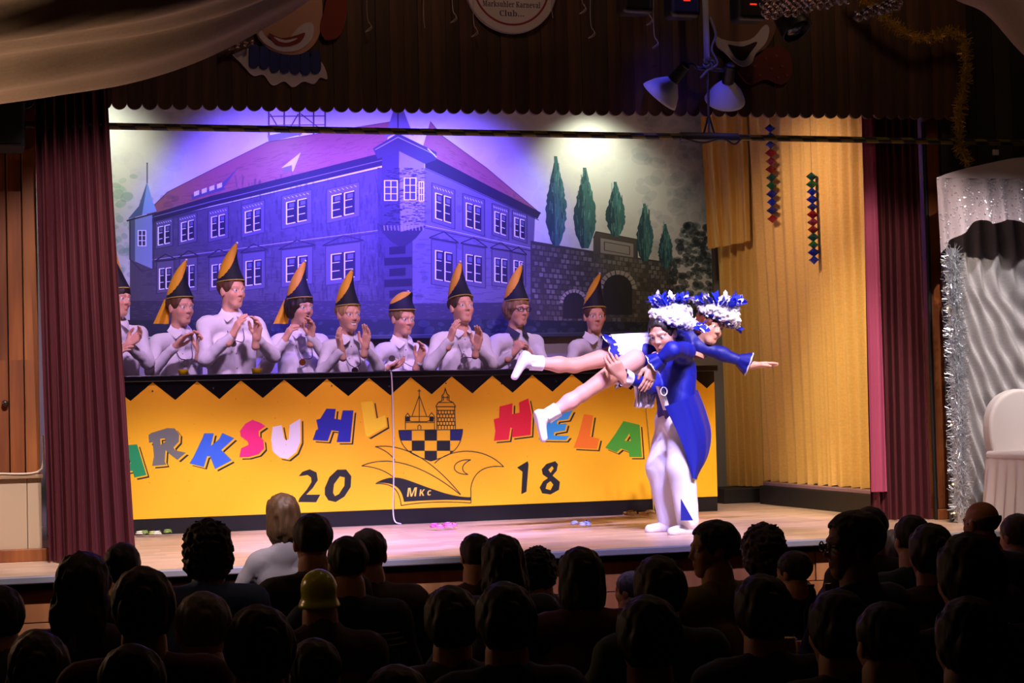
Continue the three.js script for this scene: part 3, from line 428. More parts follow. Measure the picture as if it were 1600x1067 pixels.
function nets(f, lo, hi, cell) {
  const nx = Math.ceil((hi.x - lo.x) / cell) + 1, ny = Math.ceil((hi.y - lo.y) / cell) + 1, nz = Math.ceil((hi.z - lo.z) / cell) + 1;
  const F = new Float32Array(nx * ny * nz), B = 4, id = (i, j, k) => (k * ny + j) * nx + i;
  for (let k = 0; k < nz; k += B) for (let j = 0; j < ny; j += B) for (let i = 0; i < nx; i += B) {
    const c = f(lo.x + (i + 1.5) * cell, lo.y + (j + 1.5) * cell, lo.z + (k + 1.5) * cell), far = Math.abs(c) > cell * 7;
    for (let kk = k; kk < Math.min(k + B, nz); kk++) for (let jj = j; jj < Math.min(j + B, ny); jj++) for (let ii = i; ii < Math.min(i + B, nx); ii++) F[id(ii, jj, kk)] = far ? c : f(lo.x + ii * cell, lo.y + jj * cell, lo.z + kk * cell);
  }
  const vid = new Int32Array(nx * ny * nz).fill(-1), pos = [], idx = [];
  const C = [[0, 0, 0], [1, 0, 0], [0, 1, 0], [1, 1, 0], [0, 0, 1], [1, 0, 1], [0, 1, 1], [1, 1, 1]], E = [[0, 1], [2, 3], [4, 5], [6, 7], [0, 2], [1, 3], [4, 6], [5, 7], [0, 4], [1, 5], [2, 6], [3, 7]];
  const v = new Float32Array(8);
  for (let k = 0; k < nz - 1; k++) for (let j = 0; j < ny - 1; j++) for (let i = 0; i < nx - 1; i++) {
    let m = 0; for (let c = 0; c < 8; c++) { v[c] = F[id(i + C[c][0], j + C[c][1], k + C[c][2])]; if (v[c] < 0) m |= 1 << c; }
    if (m === 0 || m === 255) continue;
    let sx = 0, sy = 0, sz = 0, n = 0;
    for (const [a, b] of E) if ((v[a] < 0) !== (v[b] < 0)) { const t = v[a] / (v[a] - v[b]); sx += C[a][0] + (C[b][0] - C[a][0]) * t; sy += C[a][1] + (C[b][1] - C[a][1]) * t; sz += C[a][2] + (C[b][2] - C[a][2]) * t; n++; }
    vid[id(i, j, k)] = pos.length / 3; pos.push(lo.x + (i + sx / n) * cell, lo.y + (j + sy / n) * cell, lo.z + (k + sz / n) * cell);
  }
  const quad = (a, b, c, d, flip) => { if (a < 0 || b < 0 || c < 0 || d < 0) return; flip ? idx.push(a, c, b, a, d, c) : idx.push(a, b, c, a, c, d); };
  for (let k = 1; k < nz - 1; k++) for (let j = 1; j < ny - 1; j++) for (let i = 1; i < nx - 1; i++) {
    const s = F[id(i, j, k)] < 0;
    if (s !== F[id(i + 1, j, k)] < 0) quad(vid[id(i, j - 1, k - 1)], vid[id(i, j, k - 1)], vid[id(i, j, k)], vid[id(i, j - 1, k)], !s);
    if (s !== F[id(i, j + 1, k)] < 0) quad(vid[id(i - 1, j, k - 1)], vid[id(i - 1, j, k)], vid[id(i, j, k)], vid[id(i, j, k - 1)], !s);
    if (s !== F[id(i, j, k + 1)] < 0) quad(vid[id(i - 1, j - 1, k)], vid[id(i, j - 1, k)], vid[id(i, j, k)], vid[id(i - 1, j, k)], !s);
  }
  const g = new THREE.BufferGeometry(); g.setAttribute('position', new THREE.Float32BufferAttribute(pos, 3)); g.setIndex(idx); g.computeVertexNormals(); return g;
}
const paint = (g, f) => { const p = g.attributes.position, c = new Float32Array(p.count * 3); for (let i = 0; i < p.count; i++) { const q = f(p.getX(i), p.getY(i), p.getZ(i)); c[3 * i] = q[0]; c[3 * i + 1] = q[1]; c[3 * i + 2] = q[2]; } g.setAttribute('color', new THREE.BufferAttribute(c, 3)); return g; };
const cache = new Map(), cached = (k, make) => { if (!cache.has(k)) cache.set(k, make()); return cache.get(k); };
const at = (g, m) => g.clone().applyMatrix4(m);
const lin = (hex) => { const c = new THREE.Color(hex); return [c.r, c.g, c.b]; };
const mul = (a, k) => a.map((v, i) => v * (k.length ? k[i] : k));

// head: about 0.22 m from chin to crown, face towards +z
function headGeo(skin, brow, mouth, cell) {
  return cached(['head', skin, brow, mouth, cell].join(), () => {
    const parts = [ell(0, 0.035, -0.012, 0.071, 0.077, 0.09), ell(0, -0.03, 0.016, 0.061, 0.074, 0.066), cap(V(-0.012, -0.088, 0.052), V(0.012, -0.088, 0.052), 0.019), cap(V(0, -0.05, -0.02), V(0, -0.19, -0.035), 0.046, 0.05)];
    const base = join(parts, 0.028);
    const f = (x, y, z) => {
      let d = base(x, y, z); const ax = Math.abs(x);
      if (z > 0.02 && y > -0.11 && y < 0.06) {
        d = smin(d, Math.hypot(ax - 0.036, y + 0.024, z - 0.052) - 0.021, 0.022);                                     // cheeks
        d = smin(d, browF(ax, y, z), 0.014);
        d = smax(d, -eyeHole(ax, y, z), 0.008);
        d = Math.min(d, Math.hypot(ax - 0.031, y - 0.003, z - 0.067) - 0.0152);                                         // eyeballs
        d = smin(d, noseF(x, y, z), 0.012); d = smin(d, Math.hypot(ax - 0.011, y + 0.027, z - 0.084) - 0.0075, 0.008);
        d = smin(d, lipU(ax, y, z), 0.006); d = smin(d, lipL(ax, y, z), 0.006);
        if (mouth !== 'closed') d = smax(d, -mouthF(x, y, z), 0.004);
      }
      d = smin(d, earF(ax, y, z), 0.008);
      return d;
    };
    const browF = cap(V(0.014, 0.023, 0.08), V(0.046, 0.021, 0.064), 0.009), eyeHole = ell(0.031, 0.003, 0.09, 0.018, 0.0105, 0.016), noseF = cap(V(0, 0.01, 0.08), V(0, -0.022, 0.093), 0.007, 0.0105);
    const lipU = cap(V(0, -0.052, 0.081), V(0.02, -0.054, 0.07), 0.0048, 0.0025), lipL = cap(V(0, -0.063, 0.079), V(0.017, -0.06, 0.069), 0.0058, 0.0025), earF = ell(0.072, -0.004, -0.008, 0.011, 0.031, 0.02);
    const mouthF = mouth === 'open' ? ell(0, -0.058, 0.082, 0.012, 0.007, 0.012) : ell(0, -0.057, 0.08, 0.022, 0.006, 0.012);
    const g = nets(f, V(-0.095, -0.2, -0.115), V(0.095, 0.125, 0.122), cell);
    const S = lin(skin), B = lin(brow);
    return paint(g, (x, y, z) => {
      const ax = Math.abs(x);
      const ez = Math.hypot(ax - 0.031, y - 0.003, z - 0.067);
      if (ez < 0.0162 && z > 0.07 && Math.abs(y - 0.003) < 0.0085 && Math.abs(ax - 0.031) < 0.0135) return Math.hypot(ax - 0.031, y - 0.003) < 0.0062 ? [0.05, 0.05, 0.06] : [0.7, 0.68, 0.66];
      if (z > 0.05 && y > 0.021 && y < 0.028 && ax > 0.012 && ax < 0.05) return S.map((v, i) => v * 0.45 + B[i] * 0.55);
      if (mouth !== 'closed' && z > 0.06 && Math.abs(y + 0.058) < 0.006 && ax < 0.018 && mouthF(x, y, z) < 0.0015) return mouth === 'smile' ? [0.72, 0.68, 0.62] : [0.12, 0.03, 0.03];
      if (z > 0.062 && y < -0.046 && y > -0.07 && ax < 0.023 && Math.min(lipU(ax, y, z), lipL(ax, y, z)) < 0.002) return [S[0] * 0.93, S[1] * 0.72, S[2] * 0.72];
      if (z > 0.03 && Math.hypot(ax - 0.04, y + 0.025) < 0.017) return [S[0], S[1] * 0.84, S[2] * 0.82];
      return S;
    });
  });
}
function hairGeo(style, cell) {
  return cached(['hair', style, cell].join(), () => {
    const skull = ell(0, 0.038, -0.016, 0.08, 0.084, 0.1), faceCut = ell(0, -0.062, 0.115, 0.078, 0.112, 0.12);
    let f, lo = V(-0.11, -0.13, -0.14), hi = V(0.11, 0.15, 0.12);
    const strands = (x, y, z, a) => a * noise(x * 95, y * 22, z * 95) + a * 2.2 * noise(x * 32, y * 14, z * 32) - 0.003;
    const foreCut = ell(0, -0.045, 0.115, 0.084, 0.128, 0.125);
    if (style === 'short') f = (x, y, z) => Math.max(smax(skull(x, y, z), -foreCut(x, y, z), 0.01), -0.062 - y - 0.25 * Math.max(0, z)) + strands(x, y, z, 0.003);
    else if (style === 'full') { const s2 = join([skull, ell(0, 0.0, -0.03, 0.084, 0.085, 0.088)], 0.03); f = (x, y, z) => Math.max(smax(s2(x, y, z), -faceCut(x, y, z), 0.01), -0.085 - y) + strands(x, y, z, 0.004); }
    else if (style === 'bald') f = (x, y, z) => Math.max(smax(skull(x, y, z) + 0.003, -faceCut(x, y, z), 0.01), -0.06 - y, y - 0.028 + 0.3 * (z + 0.05)) + strands(x, y, z, 0.002);
    else if (style === 'bob') { const s2 = join([ell(0, 0.035, -0.014, 0.088, 0.09, 0.102), ell(0, -0.055, -0.028, 0.095, 0.125, 0.084)], 0.03); f = (x, y, z) => Math.max(smax(s2(x, y, z), -faceCut(x, y, z), 0.01), -0.155 - y) + strands(x, y, z, 0.004); lo = V(-0.12, -0.18, -0.14); hi = V(0.12, 0.15, 0.12); }
    else if (style === 'long') { const s2 = join([ell(0, 0.035, -0.014, 0.086, 0.088, 0.102), ell(0, -0.05, -0.035, 0.09, 0.1, 0.076), cap(V(-0.045, -0.08, -0.06), V(-0.05, -0.25, -0.085), 0.05, 0.032), cap(V(0.045, -0.08, -0.06), V(0.05, -0.25, -0.085), 0.05, 0.032)], 0.04); f = (x, y, z) => smax(s2(x, y, z), -faceCut(x, y, z), 0.01) + strands(x, y, z, 0.005); lo = V(-0.13, -0.31, -0.16); hi = V(0.13, 0.15, 0.12); }
    else if (style === 'bun') { const s2 = join([skull, ell(0, 0.0, -0.03, 0.08, 0.08, 0.085), ell(0.01, 0.07, -0.115, 0.035, 0.035, 0.035), cap(V(0.01, 0.07, -0.13), V(0.04, 0.02, -0.165), 0.018, 0.01)], 0.02); f = (x, y, z) => Math.max(smax(s2(x, y, z), -faceCut(x, y, z), 0.01), -0.08 - y) + strands(x, y, z, 0.003); lo = V(-0.11, -0.13, -0.2); }
    else { const s2 = join([ell(0, 0.04, -0.02, 0.1, 0.098, 0.11), ell(0, -0.03, -0.035, 0.104, 0.095, 0.09)], 0.03); f = (x, y, z) => Math.max(smax(s2(x, y, z), -faceCut(x, y, z), 0.01), -0.12 - y) + 0.016 * noise(x * 42, y * 42, z * 42) + 0.006 * noise(x * 110, y * 110, z * 110); lo = V(-0.14, -0.15, -0.16); hi = V(0.14, 0.17, 0.13); }
    return paint(nets(f, lo, hi, cell), (x, y, z) => { const n = 0.95 + 0.5 * noise(x * 130, y * 9, z * 130) + 0.3 * noise(x * 40, y * 6, z * 40), k = Math.max(0.45, Math.min(1.5, n)); return [k, k, k]; });
  });
}
// right hand, palm towards +z, fingers towards +y, thumb towards +x
function handGeo(pose, skin, cell) {
  return cached(['hand', pose, skin, cell].join(), () => {
    const curl = { flat: 0.12, clap: 0.3, cup: 0.62, grip: 0.95, fist: 1.35 }[pose], spread = { flat: 0.16, clap: 0.07, cup: 0.05, grip: 0.1, fist: 0.02 }[pose], list = [], fingers = [];
    const xs = [0.031, 0.0105, -0.0105, -0.03], len = [0.072, 0.08, 0.074, 0.058];
    xs.forEach((x, i) => {
      list.push(cap(V(x * 0.6, 0.008, 0), V(x, 0.085 - (i === 3 ? 0.008 : 0), 0), 0.0145, 0.0125));
      let p = V(x, 0.085 - (i === 3 ? 0.008 : 0), 0), a = 0; const side = (1.5 - i) * spread * 0.5; const chain = [];
      [0.44, 0.3, 0.26].forEach((k, j) => { a += curl * [0.55, 0.85, 0.6][j]; const q = p.clone().add(V(Math.sin(side) * Math.cos(a), Math.cos(side) * Math.cos(a), Math.sin(a)).multiplyScalar(len[i] * k)); chain.push(cap(p, q, 0.0094 - j * 0.0009, 0.0087 - j * 0.0009)); p = q; });
      fingers.push(join(chain, 0.004));
    });
    const t0 = V(0.02, 0.024, 0.006), t1 = V(0.048, 0.052, 0.014 + curl * 0.012), t2 = V(0.056 - curl * 0.012, 0.08, 0.02 + curl * 0.02), t3 = V(0.055 - curl * 0.02, 0.1, 0.024 + curl * 0.03);
    fingers.push(join([cap(t0, t1, 0.0155, 0.0115), cap(t1, t2, 0.0108, 0.0098), cap(t2, t3, 0.0098, 0.0084)], 0.006));
    list.push(cap(V(0, -0.05, 0), V(0, 0.01, 0), 0.026, 0.024));
    const palm = join(list, 0.016);
    const f = (x, y, z) => { let d = palm(x, y, z); for (const q of fingers) d = smin(d, q(x, y, z), 0.004); return d; };
    return paint(nets(f, V(-0.06, -0.08, -0.035), V(0.085, 0.19, 0.09), cell), () => lin(skin));
  });
}
const basis = (o, x, y, z, s = 1) => new THREE.Matrix4().makeBasis(x.clone().multiplyScalar(s), y.clone().multiplyScalar(s), z.clone().multiplyScalar(s)).setPosition(o);
// frame from fingers direction and palm normal; left hands mirrored
function handMatrix(w, dir, palm, s, left) {
  const y = dir.clone().normalize(), z = palm.clone().addScaledVector(y, -palm.dot(y)).normalize(), x = y.clone().cross(z);
  const m = basis(w, x, y, z, s); if (left) m.multiply(new THREE.Matrix4().makeScale(-1, 1, 1)); return m;
}
function flipIfMirrored(g, left) { if (!left) return g; const a = g.index.array; for (let i = 0; i < a.length; i += 3) { const t = a[i]; a[i] = a[i + 1]; a[i + 1] = t; } g.computeVertexNormals(); return g; }
function elbow(sh, wr, l1, l2, hint) {
  const d = wr.clone().sub(sh), L = Math.min(d.length(), (l1 + l2) * 0.998); d.normalize();
  const a = (l1 * l1 - l2 * l2 + L * L) / (2 * L), h = Math.sqrt(Math.max(0, l1 * l1 - a * a)), n = hint.clone().addScaledVector(d, -hint.dot(d)).normalize();
  return sh.clone().addScaledVector(d, a).addScaledVector(n, h);
}
const M_skin = M(0xffffff, 0.55, { vertexColors: true });
const clothMats = new Map();
const clothM = (hex, rough = 0.8) => { const k = hex + ':' + rough; if (!clothMats.has(k)) clothMats.set(k, M(hex, rough)); return clothMats.get(k); };
const hairM = (hex) => { const k = 'hair' + hex; if (!clothMats.has(k)) clothMats.set(k, M(hex, 0.62, { vertexColors: true })); return clothMats.get(k); };
const bounds = (pts, r) => { const b = new THREE.Box3().setFromPoints(pts); return [b.min.subScalar(r), b.max.addScalar(r)]; };

// J: head (centre), neck, chest, pelvis, sh[2], el[2], wr[2], hip[2], kn[2], an[2] in the thing's own frame; k scales the widths
function shirtField(J, k, folds = 0.006, flare = 1, sleeveEnd = 0.97) {
  const side = J.sh[1].clone().sub(J.sh[0]).normalize(), list = [], fl = flare;
  list.push(cap(J.sh[0].clone().lerp(J.sh[1], 0.12), J.sh[1].clone().lerp(J.sh[0], 0.12), 0.058 * k));
  list.push(cap(J.chest.clone().lerp(J.neck, 0.6), J.neck, 0.062 * k, 0.05 * k)); for (const i of [0, 1]) list.push(cap(J.neck.clone().lerp(J.chest, 0.22), J.sh[i], 0.045 * k, 0.05 * k));
  for (const s of [-1, 1]) list.push(cap(J.chest.clone().addScaledVector(side, 0.066 * k * s), J.pelvis.clone().addScaledVector(side, 0.056 * k * s), 0.098 * k, 0.096 * k * fl));
  for (const i of [0, 1]) { list.push(cap(J.sh[i], J.el[i], 0.048 * k, 0.043 * k)); list.push(cap(J.el[i], J.el[i].clone().lerp(J.wr[i], sleeveEnd), 0.043 * k, 0.034 * k)); }
  const body = join(list, 0.036 * k);
  return (x, y, z) => body(x, y, z) + folds * (noise(x * 17, y * 9, z * 17) + 0.6 * noise(x * 34 + y * 18, y * 22, z * 34));
}
function legField(J, k, wide = 1) {
  const side = J.hip[1].clone().sub(J.hip[0]).normalize(), L = [cap(J.hip[0].clone().addScaledVector(side, -0.01), J.hip[1].clone().addScaledVector(side, 0.01), 0.098 * k)];
  for (const i of [0, 1]) { L.push(cap(J.hip[i], J.kn[i], 0.088 * k, 0.064 * k * wide)); L.push(cap(J.kn[i], J.an[i], 0.064 * k * wide, 0.05 * k * wide)); }
  const f = join(L, 0.03 * k); return (x, y, z) => f(x, y, z) + 0.005 * noise(x * 14, y * 10, z * 14);
}
function skinGeo(J, o) {           // the continuous body: head, neck, trunk, limbs, hands
  const k = o.k ?? 1, list = [], skin = o.skin ?? '#e2b295';
  const side = J.sh[1].clone().sub(J.sh[0]).normalize();
  list.push(cap(J.sh[0].clone().lerp(J.sh[1], 0.15), J.sh[1].clone().lerp(J.sh[0], 0.15), 0.04 * k), cap(J.neck.clone().lerp(J.chest, 0.3), J.neck.clone().lerp(J.head, 0.35), (o.neckR ?? 0.048) * k, (o.neckR ?? 0.048) * 0.94 * k));
  for (const s of [-1, 1]) list.push(cap(J.chest.clone().addScaledVector(side, 0.05 * k * s), J.pelvis.clone().addScaledVector(side, 0.045 * k * s), 0.075 * k, 0.075 * k));
  for (const i of [0, 1]) { list.push(cap(J.sh[i], J.el[i], 0.04 * k, 0.034 * k), cap(J.el[i], J.wr[i], 0.034 * k, 0.024 * k), cap(J.hip[i], J.kn[i], (o.leg ?? 0.066) * k, 0.046 * k), cap(J.kn[i], J.kn[i].clone().lerp(J.an[i], 0.35), 0.046 * k, 0.05 * k), cap(J.kn[i].clone().lerp(J.an[i], 0.35), J.an[i], 0.05 * k, 0.03 * k)); }
  const f = join(list, 0.03 * k), pts = [J.head, J.neck, J.chest, J.pelvis, ...J.sh, ...J.el, ...J.wr, ...J.hip, ...J.kn, ...J.an], [lo, hi] = bounds(pts, 0.13 * k);
  const trunk = paint(nets(f, lo, hi, o.cell ?? 0.014), () => lin(skin));
  const out = [trunk, at(headGeo(skin, o.brow ?? '#4a3020', o.mouth ?? 'closed', o.headCell ?? 0.0042), new THREE.Matrix4().compose(J.head, J.headQ, V(1, 1, 1).multiplyScalar(o.headScale ?? 1)))];
  (o.hands ?? []).forEach((h, i) => { if (h) out.push(flipIfMirrored(at(handGeo(h.pose, skin, o.handCell ?? 0.0036), handMatrix(J.wr[i], h.dir, h.palm, o.handScale ?? 0.9, i === 0)), i === 0)); });
  return mergeGeometries(out.map((g) => { g.deleteAttribute('uv'); return g; }));
}
function dress(t, J, o) {
  const k = o.k ?? 1;
  const body = mesh('body', skinGeo(J, o), M_skin, t);
  const pts = [J.neck, J.chest, J.pelvis, ...J.sh, ...J.el, ...J.wr];
  const [lo, hi] = bounds(pts, 0.17 * k);
  const shirt = o.noShirt ? null : mesh(o.shirtName ?? 'shirt', nets(shirtField(J, k, o.folds, o.flare, o.sleeve), lo, hi, o.clothCell ?? 0.0125), o.shirtMat ?? clothM(o.shirt ?? '#e6e2e6'), t);
  if (!o.noTrousers) { const [a, b] = bounds([...J.hip, ...J.kn, ...J.an], 0.14 * k); mesh('trousers', nets(legField(J, k, o.wide), a, b, o.legCell ?? 0.018), clothM(o.trousers ?? '#15151a'), t); }
  if (o.hair) { const h = mesh('hair', hairGeo(o.hair, o.hairCell ?? 0.0045), hairM(o.hairColor ?? '#3a2618'), t); h.position.copy(J.head); h.quaternion.copy(J.headQ); h.scale.setScalar((o.headScale ?? 1) * (o.hairScale ?? 1)); }
  if (o.shoes !== false) for (const i of [0, 1]) {
    const fwd = (o.toe?.[i] ?? o.fwd ?? V(0, 0, 1)).clone().normalize(), a = J.an[i].clone(), up = V(0, 1, 0), base = o.soleUp?.[i];
    const g = nets((x, y, z) => Math.max(smin(smin(ell(0, 0.03, -0.01, 0.04, 0.045, 0.05)(x, y, z), cap(V(0, 0.03, 0), V(0, 0.018, 0.13), 0.038, 0.03)(x, y, z), 0.04), cap(V(0, 0.04, -0.005), V(0, 0.085, -0.005), 0.036, 0.036)(x, y, z), 0.03), -y), V(-0.06, -0.02, -0.08), V(0.06, 0.14, 0.19), 0.006);
    const y = (base ?? up).clone(), x = y.clone().cross(fwd).normalize(), zz = x.clone().cross(y);
    const s = mesh('shoe', g.applyMatrix4(basis(a.clone().addScaledVector(y, -0.075 * k), x, y, zz, k)), clothM(o.shoeColor ?? '#141414', 0.5), t);
  }
  return { body, shirt };
}
const qYPR = (yaw, pitch = 0, roll = 0) => new THREE.Quaternion().setFromEuler(new THREE.Euler(pitch, yaw, roll, 'YXZ'));

// ───────────────────────── the council: nine children behind the bar ─────────────────────────
const M_gold = M(0xd99a10, 0.7), M_capDark = M(0x08091a, 0.75), M_capTrim = M(0xb9a04a, 0.5);
function jesterCap(t, J, q, tip, short) {     // tall cap bending back: dark front, yellow rear, trim and a bell; head frame
  const grp = new THREE.Group(); grp.name = 'jester_cap'; grp.position.copy(J.head); grp.quaternion.copy(q); t.add(grp);
  const n = 72, m = 56, hgt = short ? 0.13 : 0.25, P = (u, v) => {
    const a = u * 2 * Math.PI, w = Math.pow(1 - v, short ? 0.3 : 0.75) * 0.95 + 0.05, rx = (short ? 0.089 : 0.083) * w, rz = (short ? 0.104 : 0.098) * (w * (1 - 0.25 * v)), lean = tip * v * v, back = -0.03 * Math.sin(v * 2.6) + 0.03 * v * v;
    return V(Math.sin(a) * rx + lean, 0.062 + hgt * v + 0.02 * (1 - v) * -Math.cos(a) * -1 * 0.6, Math.cos(a) * rz - 0.012 + back);
  };
  const faces = { dark: [], gold: [] };
  for (let j = 0; j < m; j++) for (let i = 0; i < n; i++) {
    const u = (i + 0.5) / n, v = (j + 0.5) / m, a = u * 2 * Math.PI, side = -Math.sin(a) * (tip >= 0 ? 1 : -1), k = v + 0.42 * side - 0.1 * Math.cos(a) > (short ? 0.75 : 0.52) ? 'gold' : 'dark';
    const p = [P(i / n, j / m), P((i + 1) / n, j / m), P((i + 1) / n, (j + 1) / m), P(i / n, (j + 1) / m)]; faces[k].push(p[0], p[1], p[2], p[0], p[2], p[3]);
  }
  for (const [key, mat, nm] of [['dark', M_capDark, 'dark_panel'], ['gold', M_gold, 'yellow_panel']]) { let g = new THREE.BufferGeometry().setFromPoints(faces[key]); g = mergeVertices(g, 1e-5); g.computeVertexNormals(); mesh(nm, g, mat, grp); }
  const rim = []; for (let i = 0; i < 24; i++) rim.push(P(i / 24, 0)); mesh('trim', tube(rim, 0.0035, 60, 6, true), M_capTrim, grp);
  mesh('bell', new THREE.SphereGeometry(0.009, 12, 10).translate(...P(0, 1).toArray()), M(0xd8d0c8, 0.3, { metalness: 0.6 }), grp);
  return grp;
}
let boyCount = 0;
function councilBoy(o) {
  const BOY_Z = -11.76 - (boyCount++ % 2) * 0.16, chin = onZ(o.chin[0], o.chin[1], BOY_Z), hs = o.hs ?? 0.98, head = V(chin.x, chin.y + 0.1 * hs, BOY_Z), H = head.y + 0.1 - STAGE, k = (o.k ?? 0.9), s = H / 1.7;
  const t = thing('person', o.label, 'person', V(head.x, STAGE, BOY_Z), 'carnival council behind the yellow bar');
  const L = (p) => p.clone().sub(t.position), tw = o.turn ?? 0.25, c = Math.cos(tw), sn = Math.sin(tw), rot = (x, y, z) => V(x * c + z * sn, y, -x * sn + z * c);
  const hy = head.y - STAGE, sw = o.sw ?? 0.155, shy = hy - 0.178 * hs - 0.045;
  const J = { head: V(0, hy, 0), headQ: qYPR(o.yaw ?? 0.5, o.pitch ?? 0.05, o.roll ?? 0), neck: rot(0, hy - 0.135 * hs, -0.03), chest: rot(0, shy - 0.14, -0.03), pelvis: rot(0, 0.53 * H, -0.03), sh: [rot(-sw * -1, shy, -0.03), rot(-sw, shy, -0.03)] };
  // index 0 = the child's left (at the picture's right), 1 = right
  const w = o.hands.map((h) => L(onZ(h.px[0], h.px[1], BOY_Z + (h.z ?? 0.24)))).map((p) => p);
  J.wr = w.map((p, i) => p.clone().addScaledVector(o.hands[i].dir.clone().normalize(), -0.075));
  J.el = J.wr.map((p, i) => elbow(J.sh[i], p, 0.27 * s, 0.24 * s, V(i ? -0.7 : 0.7, -1, -0.1)));
  J.hip = [rot(0.085, 0.51 * H, -0.03), rot(-0.085, 0.51 * H, -0.03)]; J.kn = [rot(0.095, 0.28 * H, -0.01), rot(-0.095, 0.28 * H, -0.01)]; J.an = [rot(0.1, 0.075, -0.04), rot(-0.1, 0.075, -0.04)];
  dress(t, J, { k, skin: o.skin ?? '#dba488', mouth: o.mouth ?? 'closed', brow: o.hairColor, hair: o.hair ?? 'short', hairColor: o.hairColor ?? '#4a3222', shirt: '#dcd8dc', folds: 0.0065, headScale: hs, hands: o.hands, handScale: o.handScale ?? 0.92, fwd: rot(0, 0, 1), flare: 1.02, clothCell: 0.011 });
  // collar and button band
  const col = []; for (const sg of [-1, 1]) { const n = J.neck, q = [rot(0, 0, 0)]; const a = n.clone().add(rot(sg * 0.056, 0.03, -0.01)), b = n.clone().add(rot(sg * 0.01, -0.028, 0.078)), d = n.clone().add(rot(sg * 0.058, -0.068, 0.084)), e = n.clone().add(rot(sg * 0.085, -0.012, 0.0)); col.push(sheet(6, 4, (u, v) => a.clone().lerp(b, u).lerp(e.clone().lerp(d, u), v).add(rot(0, 0, 0.012 * Math.sin(Math.PI * v))))); }
  mesh('collar', mergeGeometries(col), o.collarTrim ? clothM('#30304a') : clothM('#e6e2e6'), t);
  { // button band laid on the shirt front
    const F = shirtField(J, k, 0.0065, 1.02), pts = []; for (let i = 0; i <= 14; i++) { const y = J.neck.y - 0.05 + (J.pelvis.y - J.neck.y + 0.08) * i / 14, c = J.chest.clone().lerp(J.pelvis, i / 14); let z = 0.2; while (z > 0.02) { const p = rot(0, 0, z); if (F(c.x + p.x, y, c.z + p.z) < 0.001) break; z -= 0.003; } pts.push(rot(0, 0, z).add(V(c.x, y, c.z))); }
    mesh('button_band', sheet(2, 14, (u, v) => { const p = pts[Math.round(v * 14)]; return p.clone().add(rot((u - 0.5) * 0.026, 0, 0.003)); }), clothM('#e6e2e6'), t);
    for (let i = 1; i < 14; i += 3) mesh('button', new THREE.SphereGeometry(0.0042, 8, 6).translate(...pts[i].clone().add(rot(0, 0, 0.004)).toArray()), clothM('#8a848c', 0.4), t);
  }
  if (o.medal) {
    const m = L(onZ(o.medal[0], o.medal[1], BOY_Z + 0.12)); m.z = Math.max(m.z, 0.085); const g = new THREE.Group(); g.name = 'medal'; t.add(g);
    mesh('disc', new THREE.CylinderGeometry(0.021, 0.021, 0.005, 24).rotateX(Math.PI / 2).translate(m.x, m.y, m.z + 0.01), M(o.medalColor ?? 0x6a6460, 0.35, { metalness: 0.7 }), g);
    for (const sg of [-1, 1]) mesh('ribbon', tube([J.neck.clone().add(rot(sg * 0.06, 0.0, 0.0)), J.chest.clone().add(rot(sg * 0.042, 0.04, 0.102)), m.clone().add(V(sg * 0.004, 0.02, 0.012))], 0.0028, 24), clothM(o.ribbon ?? '#5a4a6a'), g);
  }
  if (o.glasses) {
    const g = []; for (const sg of [-1, 1]) { const pts = []; for (let i = 0; i < 16; i++) { const a = i / 16 * 2 * Math.PI; pts.push(V(sg * 0.032 + 0.023 * Math.cos(a), 0.003 + 0.015 * Math.sin(a), 0.096 - 0.35 * Math.abs(sg * 0.032 + 0.023 * Math.cos(a)) * 0.3)); } g.push(tube(pts, 0.0026, 40, 6, true), tube([V(sg * 0.055, 0.006, 0.088), V(sg * 0.078, 0.006, 0.05), V(sg * 0.078, 0.002, -0.01)], 0.0024, 12)); } g.push(tube([V(-0.009, 0.006, 0.097), V(0, 0.01, 0.1), V(0.009, 0.006, 0.097)], 0.0024, 8));
    const gl = mesh('glasses', merged(g), clothM('#141018', 0.3), t); gl.position.copy(J.head); gl.quaternion.copy(J.headQ); gl.scale.setScalar(hs);
  }
  jesterCap(t, { head: J.head }, J.headQ.clone(), o.tip ?? 0.03, o.short).scale.setScalar(hs);
  if (o.tail) { const g = sheet(8, 10, (u, v) => V(-0.075 - 0.05 * v + (u - 0.5) * 0.05 * (1 + v), 0.06 - 0.16 * v, -0.05 + 0.02 * Math.sin(u * 6))); const m = mesh('yellow_neck_flap', g, M_gold, t); m.position.copy(J.head); m.scale.setScalar(hs); }
  mesh('belt', new THREE.TorusGeometry(0.118 * k, 0.016, 8, 40).rotateX(Math.PI / 2).scale(1.28, 1, 0.92).translate(J.pelvis.x, J.pelvis.y - 0.03, J.pelvis.z), clothM('#0c0c10', 0.5), t);
}
const upR = V(-0.25, 1, 0.25), upL = V(0.25, 1, 0.25), toR = V(1, 0, 0.1), toL = V(-1, 0, 0.1);
const clap = (lx, ly, rx, ry, a = {}, b = {}) => [{ px: [lx, ly], dir: a.dir ?? V(0.15, 1, 0.3), palm: a.palm ?? V(-1, 0.1, 0.5), pose: a.pose ?? 'clap', z: a.z }, { px: [rx, ry], dir: b.dir ?? V(0.35, 1, 0.25), palm: b.palm ?? V(1, -0.1, -0.2), pose: b.pose ?? 'clap', z: b.z }];
councilBoy({ label: 'dark-haired boy in a white shirt half hidden behind the left red curtain', chin: [183, 492], yaw: 0.75, k: 0.9, hands: clap(214, 527, 190, 545, { dir: V(0.8, 0.6, 0.2), pose: 'cup' }, { dir: V(0.8, 0.5, 0.3) }), hairColor: '#15100e', tip: -0.03, hair: 'full' });
